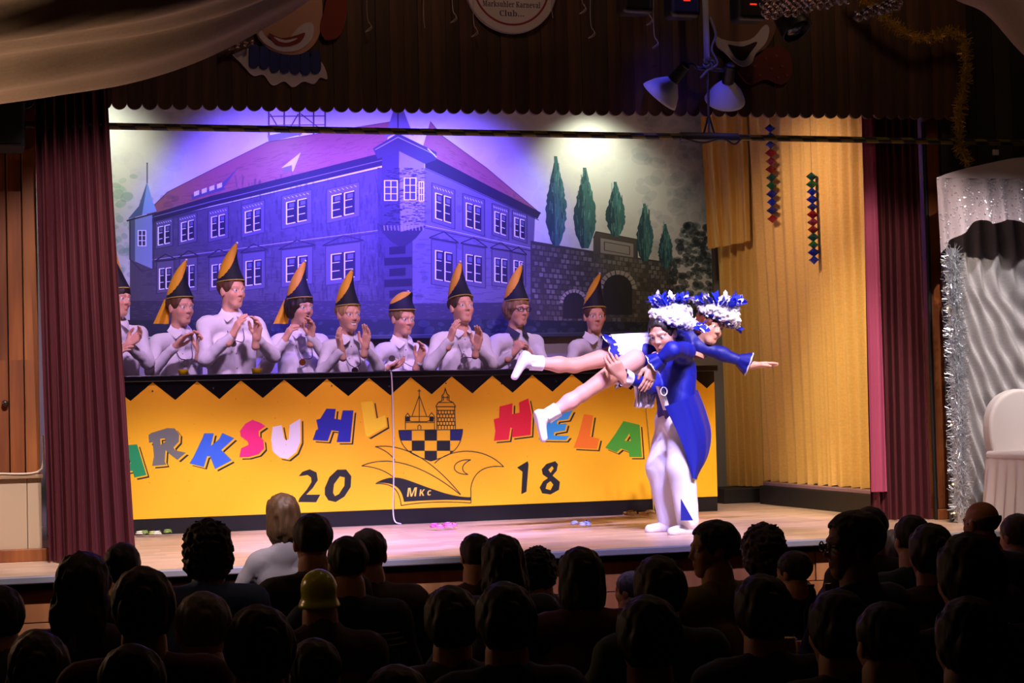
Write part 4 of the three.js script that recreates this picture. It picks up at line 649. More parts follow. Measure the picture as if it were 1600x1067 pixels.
councilBoy({ label: 'boy in white shirt with silver medal and a cap with orange tail behind his ear', chin: [283, 505], yaw: 0.5, hands: clap(313, 531, 285, 529, { dir: V(0.1, 1, 0.2), pose: 'cup' }, { dir: V(0.75, 0.85, 0.2), palm: V(0.6, -0.6, 0.3) }), medal: [290, 567], hairColor: '#5a3a22', tip: 0.035, tail: true });
councilBoy({ label: 'tallest boy of the row, clapping in a white shirt with an unbuttoned collar', chin: [363, 479], yaw: 0.55, k: 0.98, sw: 0.175, hands: clap(403, 511, 371, 508, { dir: V(0.1, 1, 0.3), pose: 'cup' }, { dir: V(0.5, 1, 0.15) }), medal: [364, 537], hairColor: '#5a3a24', tip: 0.03, handScale: 1 });
councilBoy({ label: 'boy with dark fringe raising both hands to his chin', chin: [470, 505], yaw: 0.45, mouth: 'open', hands: clap(487, 509, 452, 517, { dir: V(0.05, 1, 0.2), pose: 'cup', z: 0.2 }, { dir: V(0.5, 1, 0.2), pose: 'cup', z: 0.2 }), medal: [472, 566], medalColor: 0x8a4a20, hair: 'full', hairColor: '#2a1c14', tip: 0.03, tail: true });
councilBoy({ label: 'blond smiling child in white shirt clapping with open mouth', chin: [545, 515], yaw: 0.3, mouth: 'smile', k: 0.84, sw: 0.14, hs: 0.94, hands: clap(573, 525, 530, 530, { dir: V(0.15, 1, 0.1) }, { dir: V(-0.2, 1, 0.1) }), medal: [554, 579], medalColor: 0x3a302c, hairColor: '#b08a58', tip: 0.025 });
councilBoy({ label: 'small boy in a short flat-topped cap, one hand low over the bar', chin: [630, 521], yaw: 0.35, pitch: 0.12, k: 0.88, sw: 0.15, hs: 0.95, hands: clap(660, 549, 622, 571, { dir: V(0.35, 1, 0.3), pose: 'cup' }, { dir: V(1, 0.25, 0.3), palm: V(0, 1, 0.2), pose: 'cup' }), hairColor: '#8a6a48', short: true, ribbon: '#b8b0c0', medal: [612, 560] });
councilBoy({ label: 'boy looking up, round medal on a long ribbon, beside the child with glasses', chin: [722, 504], yaw: 0.2, pitch: -0.12, k: 0.94, sw: 0.165, hands: clap(748, 527, 708, 515, { dir: V(0.2, 1, 0.1) }, { dir: V(0.3, 1, 0.15) }), medal: [724, 563], medalColor: 0x777070, hairColor: '#4a3422', tip: 0.012 });
councilBoy({ label: 'child with glasses and dark-edged collar holding folded hands', chin: [809, 507], yaw: 0.3, k: 0.92, sw: 0.16, glasses: true, collarTrim: true, hands: clap(817, 538, 812, 540, { dir: V(-0.6, 0.7, 0.2), pose: 'grip', palm: V(-0.6, -0.5, -0.3) }, { dir: V(0.6, 0.7, 0.2), pose: 'grip', palm: V(0.6, -0.5, -0.3), z: 0.27 }), hair: 'full', hairColor: '#8a6844', tip: 0.03 });
councilBoy({ label: 'boy standing alone at the right end behind the dancers with a pointed cap', chin: [930, 516], yaw: -0.1, k: 0.84, sw: 0.145, hs: 0.92, hands: clap(957, 555, 935, 556, { dir: V(-0.4, 0.8, 0.3), pose: 'cup' }, { dir: V(0.5, 0.8, 0.3), pose: 'cup' }), hairColor: '#5a4028', tip: 0.04 });

// ───────────────────────── the dancing pair ─────────────────────────
const Z7 = (x, y, z) => onZ(740 + x / 2.54, 430 + y / 2.54, z);
const M_velvet = M(0x0f1888, 0.55, { sheen: 0.5, sheenColor: new THREE.Color(0x4455ff), sheenRoughness: 0.4 }), M_cream = M(0xe8e2ea, 0.7), M_plume = M(0xf0ecf4, 0.9), M_plumeBlue = M(0x1c30d8, 0.8);
function featherGeo() {      // one curled feather, 1 unit long
  return cached('feather', () => { const g = sheet(6, 14, (u, v) => { const w = 0.17 * Math.sin(Math.PI * Math.min(0.98, v * 0.9 + 0.06)) * (1 + 0.25 * Math.sin(v * 60)), c = 0.35 * v * v; return V((u - 0.5) * 2 * w, v - 0.25 * v * v, c + 0.25 * w * Math.abs(u - 0.5)); }); return g; });
}
function plumeHat(t, pos, up, fwd, s = 1) {
  const grp = new THREE.Group(); grp.name = 'feather_hat'; grp.position.copy(pos); const y = up.clone().normalize(), x = y.clone().cross(fwd).normalize(); grp.quaternion.setFromRotationMatrix(new THREE.Matrix4().makeBasis(x, y, x.clone().cross(y))); grp.scale.setScalar(s); t.add(grp);
  mesh('brim', cached('brim', () => new THREE.LatheGeometry([[0.07, 0.0], [0.1, -0.012], [0.118, 0.002], [0.116, 0.014], [0.085, 0.03], [0.08, 0.06], [0.05, 0.08], [0.001, 0.085]].map((p) => new THREE.Vector2(...p)), 36)), M_velvet, grp);
  mesh('white_plume', cached('plume', () => nets((px, py, pz) => { const r = Math.hypot(px, pz) - 0.092, d = Math.hypot(r, py - 0.03) - 0.036; return smin(d, ell(0.02, 0.085, 0.01, 0.08, 0.062, 0.085)(px, py, pz), 0.03) + 0.018 * noise(px * 38, py * 38, pz * 38) + 0.01 * noise(px * 95, py * 95, pz * 95); }, V(-0.17, -0.06, -0.17), V(0.17, 0.17, 0.17), 0.0048)), M_plume, grp);
  for (let k = 0; k < 72; k++) {
    const a = k * 2.4, e = 0.9 * ((k * 0.618) % 1), f = mesh(k % 3 === 2 ? 'white_feather' : 'blue_feather', featherGeo(), k % 3 === 2 ? M_plume : M_plumeBlue, grp), r = 0.14 * (1 - e * 0.72);
    f.position.set(Math.cos(a) * r, 0.015 + 0.115 * e, Math.sin(a) * r); f.scale.setScalar(0.075 + 0.045 * ((k * 0.37) % 1));
    const dir = V(Math.cos(a) * (1.25 - e), 0.15 + e, Math.sin(a) * (1.25 - e)).normalize(); f.quaternion.setFromUnitVectors(V(0, 1, 0), dir).multiply(new THREE.Quaternion().setFromAxisAngle(V(0, 1, 0), k * 1.7));
  }
  return grp;
}
const lookQ = (dir, roll = 0) => { const z = dir.clone().normalize(), x = V(0, 1, 0).cross(z).normalize(), y = z.clone().cross(x); return new THREE.Quaternion().setFromRotationMatrix(new THREE.Matrix4().makeBasis(x, y, z)).multiply(new THREE.Quaternion().setFromAxisAngle(V(0, 0, 1), roll)); };
{
  const base = V(onY(1052, 830, STAGE).x, STAGE, -9.5), t = thing('person', 'dancer in blue tailcoat and white trousers lifting the girl, blue and white feather hat', 'person', base, 'dancing pair');
  const L = (x, y, z) => Z7(x, y, z).sub(base);
  const J = { head: L(752, 232, -9.5), neck: L(788, 285, -9.53), chest: L(800, 370, -9.53), pelvis: L(806, 580, -9.53), sh: [L(842, 305, -9.38), L(762, 305, -9.66)], el: [L(790, 295, -9.2), L(712, 440, -9.52)], wr: [L(712, 355, -9.27), L(590, 402, -9.46)], hip: [L(830, 585, -9.45), L(785, 580, -9.6)], kn: [L(822, 765, -9.42), L(742, 765, -9.62)], an: [L(852, 990, -9.4), L(775, 985, -9.63)] };
  J.an[0].y = 0.075 * 0.9; J.an[1].y = 0.075 * 0.9;
  J.headQ = lookQ(V(-0.72, -0.35, 0.6), 0.05);
  dress(t, J, { k: 0.92, skin: '#d9a184', brow: '#2c1c14', hair: 'short', hairColor: '#24160f', headScale: 0.94, cell: 0.012, shirtName: 'tailcoat', shirtMat: M_velvet, folds: 0.006, flare: 1.0, clothCell: 0.01, sleeve: 0.86, trousers: '#e4dee8', wide: 1.32, legCell: 0.011, shoeColor: '#e6e0ea', toe: [V(-0.9, 0, 0.35), V(-1, 0, 0.1)], handScale: 0.95, hands: [{ pose: 'clap', dir: V(-0.35, -1, 0.1), palm: V(-0.4, 0.2, -1) }, { pose: 'cup', dir: V(-0.6, 0.85, 0.15), palm: V(0.3, 0.3, -1) }] });
  // swallow tails, white shirt front, cuffs, gusset
  const F = [[757, 520], [792, 590], [826, 670], [853, 750], [868, 806]], B = [[889, 455], [926, 555], [943, 630], [928, 720], [872, 808]];
  const curve = (pts, z) => new THREE.CatmullRomCurve3(pts.map((p) => L(p[0], p[1], z))), f0 = curve(F, -9.32), b0 = curve(B, -9.52), f1 = curve(F, -9.72);
  mesh('coat_tails', sheet(30, 30, (u, v) => { const w = u * 2, p = w < 1 ? f0.getPoint(v).lerp(b0.getPoint(v), w) : b0.getPoint(v).lerp(f1.getPoint(v), w - 1); const k = Math.sin(Math.PI * (w < 1 ? w : w - 1)) * (w < 1 ? 1 : -1); p.z += 0.1 * k * (1 - 0.5 * v) + 0.006 * Math.sin(u * 40 + v * 3); return p; }), M_velvet, t);
  mesh('coat_tails_lining', sheet(14, 12, (u, v) => { const a = L(862 + 24 * u, 790 + 20 * v, -9.5); return a.add(V(0, 0, 0.01 * Math.sin(u * 20))); }), M_cream, t);
  mesh('waistcoat', sheet(10, 16, (u, v) => L(722 + 30 * v + 30 * u, 440 + 95 * v, -9.5 + 0.1 * Math.sin(Math.PI * (0.2 + 0.5 * u)))), M_cream, t);
  mesh('white_loop', new THREE.TorusGeometry(0.022, 0.0035, 8, 28).scale(0.85, 1, 1).translate(...L(755, 461, -9.33).toArray()), M_cream, t);
  const cuff = (c, d, r0, r1, len, mat, nm, par) => { const q = new THREE.Quaternion().setFromUnitVectors(V(0, 1, 0), d.clone().normalize()); const g = sheet(40, 6, (u, v) => { const a = u * 2 * Math.PI, r = r0 + (r1 - r0) * v + 0.006 * v * Math.sin(a * 7); return V(Math.cos(a) * r, v * len, Math.sin(a) * r).applyQuaternion(q).add(c); }); return mesh(nm, g, mat, par); };
  const d1 = J.wr[1].clone().sub(J.el[1]).normalize(), d0 = J.wr[0].clone().sub(J.el[0]).normalize();
  cuff(J.wr[1].clone().addScaledVector(d1, -0.055), d1, 0.04, 0.045, 0.05, M_cream, 'white_cuff', t);
  cuff(J.wr[0].clone().addScaledVector(d0, -0.06), d0, 0.042, 0.058, 0.055, M_velvet, 'flared_cuff', t); cuff(J.wr[0].clone().addScaledVector(d0, -0.01), d0, 0.056, 0.06, 0.008, M_cream, 'cuff_edge', t);
  mesh('blue_gusset', sheet(8, 10, (u, v) => L(822 + 50 * u * v, 885 + 88 * v, -9.31)), M_velvet, t);
  plumeHat(t, J.head.clone().add(V(0.045, 0.05, 0.0)), V(0.28, 1, 0.12), V(-0.7, 0, 0.6), 0.98);

  // the girl he carries
  const base2 = Z7(660, 310, -9.72), t2 = thing('person', 'girl dancer in blue velvet jacket and short skirt lifted sideways, arm stretched out', 'person', base2, 'dancing pair');
  const K = (x, y, z) => Z7(x, y, z).sub(base2);
  const G = { head: K(936, 208, -9.74), neck: K(893, 240, -9.8), chest: K(795, 262, -9.82), pelvis: K(668, 305, -9.74), sh: [K(890, 282, -9.76), K(862, 235, -9.96)], el: [K(985, 312, -9.7), K(905, 300, -9.9)], wr: [K(1108, 358, -9.64), K(830, 320, -9.82)], hip: [K(635, 335, -9.66), K(630, 300, -9.8)], kn: [K(432, 470, -9.56), K(400, 358, -9.76)], an: [K(288, 562, -9.58), K(222, 346, -9.74)] };
  G.headQ = lookQ(V(0.35, -0.12, 0.95), -0.35);
  dress(t2, G, { k: 0.84, leg: 0.08, skin: '#e0a58c', brow: '#5a2c18', mouth: 'closed', hair: 'full', hairColor: '#6a2c16', headScale: 0.9, cell: 0.01, shirtName: 'velvet_jacket', shirtMat: M_velvet, folds: 0.005, clothCell: 0.01, sleeve: 0.86, noTrousers: true, shoeColor: '#f0e8f0', toe: [V(0.12, -1, 0.1), V(-0.5, -0.85, 0.1)], soleUp: [V(0.95, 0.2, 0), V(0.85, -0.45, 0)], handScale: 0.86, hands: [{ pose: 'flat', dir: V(1, 0.04, 0.1), palm: V(0.05, -1, 0.3) }, null] });
  const axis = G.pelvis.clone().sub(G.chest).normalize().add(V(0, 0, -0.5)).normalize(), q = new THREE.Quaternion().setFromUnitVectors(V(0, 1, 0), axis), cone = (r0, r1, h0, h1, rip, n, mat, nm, off = V(0, 0, 0)) => mesh(nm, sheet(120, 8, (u, v) => { const a = u * 2 * Math.PI, r = r0 + (r1 - r0) * Math.pow(v, 0.8) + rip * v * Math.sin(a * n + 2 * Math.sin(a * 2)); return V(Math.cos(a) * r, h0 + (h1 - h0) * v + 0.01 * v * Math.cos(a * n), Math.sin(a) * r).applyQuaternion(q).add(G.pelvis).add(off); }), mat, t2);
  cone(0.088, 0.135, -0.08, 0.14, 0.01, 9, M_cream, 'skirt'); cone(0.135, 0.15, 0.14, 0.185, 0.012, 9, M_velvet, 'skirt_band'); cone(0.15, 0.152, 0.185, 0.192, 0.012, 9, M_cream, 'skirt_edge');
  cone(0.08, 0.13, -0.03, 0.15, 0.014, 17, M_plume, 'petticoat');
  mesh('tulle_ruffle', sheet(50, 14, (u, v) => { const p = K(640 + 75 * u + 6 * Math.sin(u * 40), 430 + 85 * v + 12 * Math.sin(u * 30) * v, -9.58); p.z += 0.03 * Math.sin(u * 45 + v * 4); return p; }), M_plume, t2);
  for (const i of [0, 1]) { const d = G.an[i].clone().sub(G.kn[i]).normalize(); cuff(G.an[i].clone().addScaledVector(d, -0.075), d, 0.042, 0.038, 0.075, M_plume, 'white_sock', t2); }
  const da = G.wr[0].clone().sub(G.el[0]).normalize(); cuff(G.wr[0].clone().addScaledVector(da, -0.085), da, 0.038, 0.066, 0.06, M_velvet, 'flared_cuff', t2); cuff(G.wr[0].clone().addScaledVector(da, -0.027), da, 0.064, 0.07, 0.008, M_cream, 'cuff_edge', t2);
  mesh('ponytail', tube([K(905, 235, -9.8), K(885, 265, -9.76), K(893, 300, -9.75), K(886, 318, -9.75)], 0.016, 20, 8), clothM('#6a2c16', 0.6), t2);
  plumeHat(t2, G.head.clone().add(V(0.05, 0.04, 0.0)), V(0.42, 1, 0.1), V(0.4, 0, 0.9), 0.98);
}

// ───────────────────────── the audience ─────────────────────────
const hairW = { short: 0.16, full: 0.168, bald: 0.154, bob: 0.184, long: 0.18, bun: 0.166, curly: 0.208 };
const seats = [];
function spectator([cx, top, w, style, hairColor, turn, shirt, label, opt = {}]) {
  let best = null; const far = EDGE_Z + 0.36;
  for (const f of [1, 0.96, 1.04, 0.92, 1.08, 0.88, 1.12, 0.84, 1.16]) {          // pick the distance, within the spread of head sizes, that leaves most room
    const h = (opt.hs ?? 1) * f, q = EYE.clone().addScaledVector(ray(cx, top), FOCAL * hairW[style] * h / w); if (q.z < far) continue;
    let cost = Math.abs(f - 1) * 0.2; for (const o of seats) cost += Math.max(0, 0.46 - Math.abs(o.x - q.x)) * Math.max(0, 0.42 - Math.abs(o.z - q.z)) * 12;
    if (!best || cost < best.cost) best = { cost, q, h };
  }
  if (!best) { const q = onZ(cx, top, far + 0.02); best = { q, h: Math.max(0.8, w * q.clone().sub(EYE).dot(FW) / FOCAL / hairW[style]) }; }
  const p = best.q, hs = best.h; seats.push(p);
  const hy = p.y - 0.124 * hs, t = thing('person', label, 'person', V(p.x, 0, p.z), opt.group ?? 'audience watching from the tables');
  t.rotation.y = Math.PI + turn * 0.35;
  const b = opt.broad ?? 1, J = { head: V(0, hy, 0), headQ: qYPR(turn * 0.65, opt.pitch ?? 0), neck: V(0, hy - 0.128 * hs, -0.03), chest: V(0, hy - 0.36, -0.035), pelvis: V(0, 0.52, -0.06), sh: [V(0.18 * b, hy - 0.205, -0.03), V(-0.18 * b, hy - 0.205, -0.03)] };
  if (opt.stand) { J.pelvis.y = hy * 0.62; J.hip = [V(0.075, hy * 0.58, 0), V(-0.075, hy * 0.58, 0)]; J.kn = [V(0.08, hy * 0.32, 0.02), V(-0.08, hy * 0.32, 0.02)]; J.an = [V(0.085, 0.08, 0), V(-0.085, 0.08, 0)]; J.sh = [V(0.125, hy - 0.2, -0.02), V(-0.125, hy - 0.2, -0.02)]; J.chest.y = hy - 0.3; }
  else { J.hip = [V(0.1, 0.5, 0), V(-0.1, 0.5, 0)]; J.kn = [V(0.11, 0.47, 0.3), V(-0.11, 0.47, 0.3)]; J.an = [V(0.11, 0.075, 0.22), V(-0.11, 0.075, 0.22)]; }
  J.wr = opt.wr ?? (opt.stand ? [V(0.17, hy - 0.42, 0.16), V(-0.19, hy - 0.4, 0.12)] : [V(0.1, 0.66, 0.26), V(-0.1, 0.66, 0.26)]);
  J.el = J.wr.map((q, i) => elbow(J.sh[i], q, opt.stand ? 0.2 : 0.3, opt.stand ? 0.19 : 0.27, V(i ? -0.9 : 0.9, -1, -0.3)));
  const o = { k: (opt.stand ? 0.8 : 1.16) * (b > 1 ? 1.06 : 1), neckR: opt.stand ? 0.045 : 0.06, skin: opt.skin ?? '#c08a6c', brow: hairColor, hair: style, hairColor, headScale: hs, hairCell: 0.0065, headCell: 0.0062, cell: 0.022, clothCell: 0.018, legCell: 0.03, handCell: 0.0065, shirt, trousers: opt.trousers ?? '#0d0d12', folds: 0.008, fwd: V(0, 0, 1), hands: opt.hands ?? [{ pose: 'cup', dir: V(-0.5, 0, 1), palm: V(0, -1, 0) }, { pose: 'cup', dir: V(0.5, 0, 1), palm: V(0, -1, 0) }] };
  dress(t, J, o);
  if (opt.glasses) { const g = []; for (const sg of [-1, 1]) { const pts = []; for (let i = 0; i < 16; i++) { const a = i / 16 * 2 * Math.PI; pts.push(V(sg * 0.032 + 0.022 * Math.cos(a), 0.003 + 0.016 * Math.sin(a), 0.097)); } g.push(tube(pts, 0.003, 40, 6, true), tube([V(sg * 0.055, 0.006, 0.092), V(sg * 0.083, 0.006, 0.05), V(sg * 0.083, 0.002, -0.01)], 0.003, 12)); } const m = mesh('glasses', merged(g), clothM('#0a0a0c', 0.3), t); m.position.copy(J.head); m.quaternion.copy(J.headQ); m.scale.setScalar(hs); }
  if (opt.cap) { const m = mesh('cap', nets((x, y, z) => Math.max(smin(ell(0, 0.036, -0.012, 0.091, 0.1, 0.11)(x, y, z), ell(0, -0.05, -0.012, 0.105, 0.05, 0.122)(x, y, z), 0.04), -0.055 - y), V(-0.13, -0.08, -0.16), V(0.13, 0.16, 0.13), 0.006), M(opt.cap, 0.25), t); m.position.copy(J.head); m.quaternion.copy(J.headQ); m.scale.setScalar(hs); }
  if (opt.stripes) for (let k = 0; k < 3; k++) mesh('white_stripe', new THREE.TorusGeometry(0.2 + 0.008 * k, 0.0045, 6, 48).rotateX(Math.PI / 2).scale(1, 1, 0.56).translate(0, hy - 0.255 - 0.022 * k, -0.035), clothM('#8a8488'), t);
  if (opt.scarf) { const m = mesh('scarf', new THREE.TorusGeometry(0.07, 0.03, 10, 30).rotateX(Math.PI / 2).translate(0, J.neck.y - 0.01, J.neck.z), clothM(opt.scarf), t); }
  return t;
}
const BK = '#1e1612', DB = '#38261a', GR = '#6a6460', BL = '#8a6a3c';
[
  [132, 862, 82, 'long', BK, -0.5, '#5a5262', 'woman with long dark hair in a mottled grey top by the pine boards'],
  [193, 847, 54, 'bun', BK, -0.4, '#2c3450', 'woman with hair pinned up under the left red curtain'],
  [323, 816, 78, 'curly', '#1c110c', 0, '#5574b8', 'woman with a big curly head in a blue blouse'],
  [2, 914, 66, 'full', BK, 0, '#4a4a52', 'spectator cut off at the edge beside the stage front'],
  [222, 884, 92, 'full', DB, 0, '#5a2832', 'dark-haired spectator behind the woman with pinned-up hair'],
  [316, 923, 84, 'short', GR, 0, '#34443a', 'grey-haired spectator behind the curly woman'],
  [440, 771, 52, 'bob', '#503418', 0.15, '#8f868c', 'small blond girl in a pale long-sleeved top standing at the stage edge', { hs: 0.88, stand: true, trousers: '#3a3a4a', skin: '#c99678' }],
  [487, 802, 60, 'short', BK, 0, '#3a3440', 'black-haired man right behind the blond girl'],
  [541, 837, 60, 'short', BK, 0.1, '#26344e', 'man in a dark shirt with thin white stripes across the shoulders', { stripes: true }],
  [575, 825, 56, 'short', DB, -0.2, '#50463c', 'man with cropped hair leaning past the striped shirt', { broad: 1.08 }],
  [497, 892, 50, 'short', BK, 0, '#44303a', 'child in a shiny yellow-green round cap', { hs: 0.86, cap: 0xb8c424 }],
  [400, 944, 100, 'full', BK, 0.2, '#2e4450', 'broad dark spectator behind the child in the yellow-green cap', { broad: 1.08 }],
  [490, 996, 78, 'short', BK, 0, '#3c3c44', 'spectator with a round cropped head next to the white card'],
  [617, 1037, 98, 'short', DB, 0, '#5c4a3a', 'spectator showing only the crown of a dark head'],
  [702, 914, 80, 'full', '#241a16', 0, '#46465a', 'dark spectator behind the bare stage front panels'],
  [742, 833, 48, 'short', BK, 0, '#4e2c2a', 'short-haired spectator beside the long-haired woman'],
  [783, 835, 66, 'long', BK, 0, '#343a4c', 'woman with smooth long black hair below the pink streamer'],
  [786, 908, 88, 'full', '#15100e', 0, '#2c3450', 'dark spectator behind the woman with smooth long hair'],
  [840, 857, 58, 'curly', BK, -0.4, '#4a4a52', 'woman with frizzy dark hair turned aside'],
  [905, 855, 70, 'bob', BK, 0, '#5a2832', 'woman with a straight black bob in a black jacket', { broad: 1.1 }],
  [984, 892, 40, 'short', '#5a5260', 0.7, '#1a1a22', 'pale-haired spectator mostly hidden behind a round dark head'],
  [1026, 867, 76, 'full', DB, 0, '#34443a', 'spectator with a round dark head under the male dancer'],
  [1112, 812, 62, 'short', '#161210', 1.5, '#80703e', 'man in an olive shirt in profile clapping toward the stage', { skin: '#a87456', wr: [V(0.05, 0.9, 0.3), V(-0.02, 0.88, 0.3)], hands: [{ pose: 'clap', dir: V(0, 1, 0.4), palm: V(-1, 0, 0) }, { pose: 'clap', dir: V(0, 1, 0.4), palm: V(1, 0, 0) }] }],
  [1008, 929, 94, 'full', BK, 0, '#3a3440', 'dark spectator behind the round dark head'],
  [1190, 821, 70, 'curly', DB, 0, '#26344e', 'woman with curly shoulder-length hair beside the man in olive'],
  [1238, 860, 46, 'short', BK, 0.5, '#141c3c', 'dark-haired child beside the curly woman, close to the bottles', { hs: 0.88 }],
  [1330, 797, 74, 'short', '#241a16', 1.45, '#2a3460', 'man with glasses in profile wearing a dark blue shirt', { glasses: true, skin: '#8a5c46' }],
  [1357, 791, 50, 'short', '#2a2024', 0, '#44303a', 'grizzled head just beyond the man with glasses'],
  [1422, 804, 52, 'short', BK, 0, '#2e4450', 'black-haired spectator under the right red curtain'],
  [1451, 817, 66, 'full', '#2a1e18', 0, '#5c4a3a', 'round-headed spectator under the brown wooden post'],
  [1393, 828, 44, 'bob', '#3a2a28', 0, '#2a3a3a', 'spectator with lighter hair below the pink strip'],
  [1531, 780, 48, 'bald', '#3a2a22', 0.3, '#46465a', 'balding man in front of the silver tinsel column', { skin: '#b5714e' }],
  [1587, 802, 48, 'short', DB, 0.2, '#4e2c2a', 'boy with an orange-red scarf in front of the white chair', { hs: 0.9, scarf: '#a8361a' }],
  [1510, 831, 98, 'full', BK, 0, '#343a4c', 'broad dark spectator behind the balding man', { broad: 1.1 }],
  [1187, 896, 84, 'full', BK, 0, '#2c3450', 'dark spectator behind the curly woman, left of the beer glasses'],
  [1305, 920, 90, 'full', BK, 0.1, '#4a4a52', 'dark spectator behind the man with glasses'],
  [1380, 939, 88, 'short', BK, 0, '#5a2832', 'cropped dark head behind the spectator by the beer glasses'],
  [1510, 931, 104, 'full', '#2a1e1c', 0, '#3a3440', 'large dark head behind the broad spectator'],
  [60, 985, 90, 'full', BK, 0, '#26344e', 'dark spectator behind the woman in the mottled top'],
  [205, 1005, 100, 'short', BK, 0, '#50463c', 'short-haired dark spectator in the row behind the grey-haired one'],
].forEach(spectator);

// ───────────────────────── lighting bar and lamps over the edge ─────────────────────────
{
  const z = -9.42, a = onZ(165, 197, z), b = onZ(1100, 214, z), y = (x) => a.y + (b.y - a.y) * (x - a.x) / (b.x - a.x);
  const tape = canvasTexture(64, 64, (c) => { c.fillStyle = '#0c0b0a'; c.fillRect(0, 0, 64, 64); c.fillStyle = '#6a5a14'; c.beginPath(); c.moveTo(0, 0); c.lineTo(32, 0); c.lineTo(64, 64); c.lineTo(32, 64); c.fill(); });
  tape.repeat.set(90, 1);
  const t = thing('lighting_bar', 'long hazard-striped bar hung across the stage opening', 'bar', V(0, 0, z));
  mesh('tube', new THREE.TubeGeometry(new THREE.LineCurve3(V(-4, y(-4), 0), V(10, y(10), 0)), 60, 0.0175, 12), M(0xffffff, 0.6, { map: tape }), t);
  const cl = b.x; mesh('clamp', new THREE.CylinderGeometry(0.024, 0.024, 0.34, 16).rotateZ(Math.PI / 2).translate(cl + 0.03, y(cl), 0), M(0x33333c, 0.5), t);
  mesh('cable', tube([V(cl - 0.14, y(cl) - 0.01, 0.02), V(cl - 0.02, y(cl) - 0.035, 0.025), V(cl + 0.1, y(cl) - 0.012, 0.028), V(cl + 0.17, y(cl) - 0.04, 0.02), V(cl + 0.21, y(cl) - 0.01, 0.02)], 0.005, 40), M_black, t);
  // hanging pole with two dish lamps
  const px = onZ(1106, 140, z).x, yb = onZ(1106, 208, z).y, yk = onZ(1107, 108, z).y, p = thing('lamp_pole', 'thin pole with coiled cables hanging from the ceiling above the bar', 'pole', V(px, yb, z));
  mesh('pole', new THREE.CylinderGeometry(0.017, 0.017, 6.6 - yk, 14).translate(0, yk - yb + (6.6 - yk) / 2, 0), M(0xa8a8b0, 0.45), p);
  mesh('lower_rod', new THREE.CylinderGeometry(0.006, 0.006, yk - yb, 10).translate(0, (yk - yb) / 2, 0), M(0x6a6a72, 0.45), p);
  mesh('crossbar', new THREE.CylinderGeometry(0.011, 0.011, 0.2, 12).rotateZ(Math.PI / 2 - 0.06).translate(0.03, yk - yb, 0.0), M(0x55555c, 0.5), p);
  for (const s of [-1, 1]) mesh('leg', tube([V(0, 0.1, 0), V(s * 0.03, 0, 0)], 0.006, 4), M_steel, p);
  mesh('cable', tube([V(0.02, 0.62, 0.012), V(0.045, 0.52, 0.025), V(0.02, 0.44, 0.02), V(0.05, 0.36, 0.02), V(-0.01, 0.32, 0.02), V(-0.05, 0.28, 0.02)].map((q) => q.add(V(0, 0.02, 0))), 0.007, 50), M(0x88888e, 0.6), p);
  mesh('knot', new THREE.TorusKnotGeometry(0.02, 0.007, 60, 8, 2, 5).translate(0, yk - yb + 0.03, 0.02), M(0x77777e, 0.6), p);
  const dishShape = [[0.018, 0.125], [0.03, 0.12], [0.05, 0.1], [0.085, 0.06], [0.108, 0.015], [0.113, 0.0], [0.108, 0.004], [0.08, 0.052], [0.045, 0.092]].map((q) => new THREE.Vector2(...q));
  for (const [x, yy, dir, lab] of [[1041, 138, V(-0.55, -0.75, -0.55), 'tilted outward'], [1135, 142, V(0.12, -0.75, -0.7), 'beside the hanging pole']]) {
    const c = onZ(x, yy, z), d = thing('dish_lamp', 'pale metal dish lamp ' + lab + ' on the crossbar', 'lamp', c, 'dish lamps'), q = new THREE.Quaternion().setFromUnitVectors(V(0, -1, 0), dir.clone().normalize());
    const off = V(0, -0.06, 0), g = new THREE.Group();
    for (const m of [mesh('reflector', new THREE.LatheGeometry(dishShape, 36).translate(0, -0.06, 0), M(0xd8d8e0, 0.4), d), mesh('socket', new THREE.CylinderGeometry(0.028, 0.034, 0.11, 18).translate(0, 0.105, 0), M(0x0c0c10, 0.5), d), mesh('socket_cap', new THREE.SphereGeometry(0.03, 16, 10).scale(1, 0.6, 1).translate(0, 0.16, 0), M(0x0c0c10, 0.5), d), mesh('bulb', new THREE.SphereGeometry(0.045, 20, 14).translate(0, -0.02, 0), M(0xe8e4dc, 0.3), d)]) m.quaternion.copy(q);
    const tip = V(0, 0.16, 0).applyQuaternion(q); mesh('arm', tube([tip, tip.clone().lerp(V(px + (x > 1106 ? 0.1 : -0.06), yk, z).sub(c), 0.6).add(V(0, 0.02, 0)), V(px + (x > 1106 ? 0.1 : -0.06), yk, z).sub(c)], 0.008, 14), M_can, d);
  }
  // red tell-tales on the backs of the stage heads, and one more dark head
  scene.children.filter((o) => o.userData.group === 'black stage lamps over the opening').forEach((o) => {
    mesh('body', new RoundedBoxGeometry(0.17, 0.2, 0.14, 3, 0.03).translate(0, 0.02, 0.03), M_can, o);
    mesh('tell_tale', box(-0.018, 0.018, 0.0, 0.007, 0.101, 0.104), M(0x300000, 0.4, { emissive: 0xff2010, emissiveIntensity: 2.2 }), o);
  });
  const h = onZ(1236, 34, -9.2), hd = thing('stage_spotlight', 'black stage lamp hanging next to the clear baubles', 'spotlight', h, 'black stage lamps over the opening');
  mesh('body', new THREE.LatheGeometry([[0.001, 0.13], [0.05, 0.12], [0.075, 0.06], [0.085, -0.02], [0.09, -0.07], [0.08, -0.07], [0.07, 0.0]].map((q) => new THREE.Vector2(...q)), 24).rotateX(-0.5).rotateZ(0.35), M_can, hd);
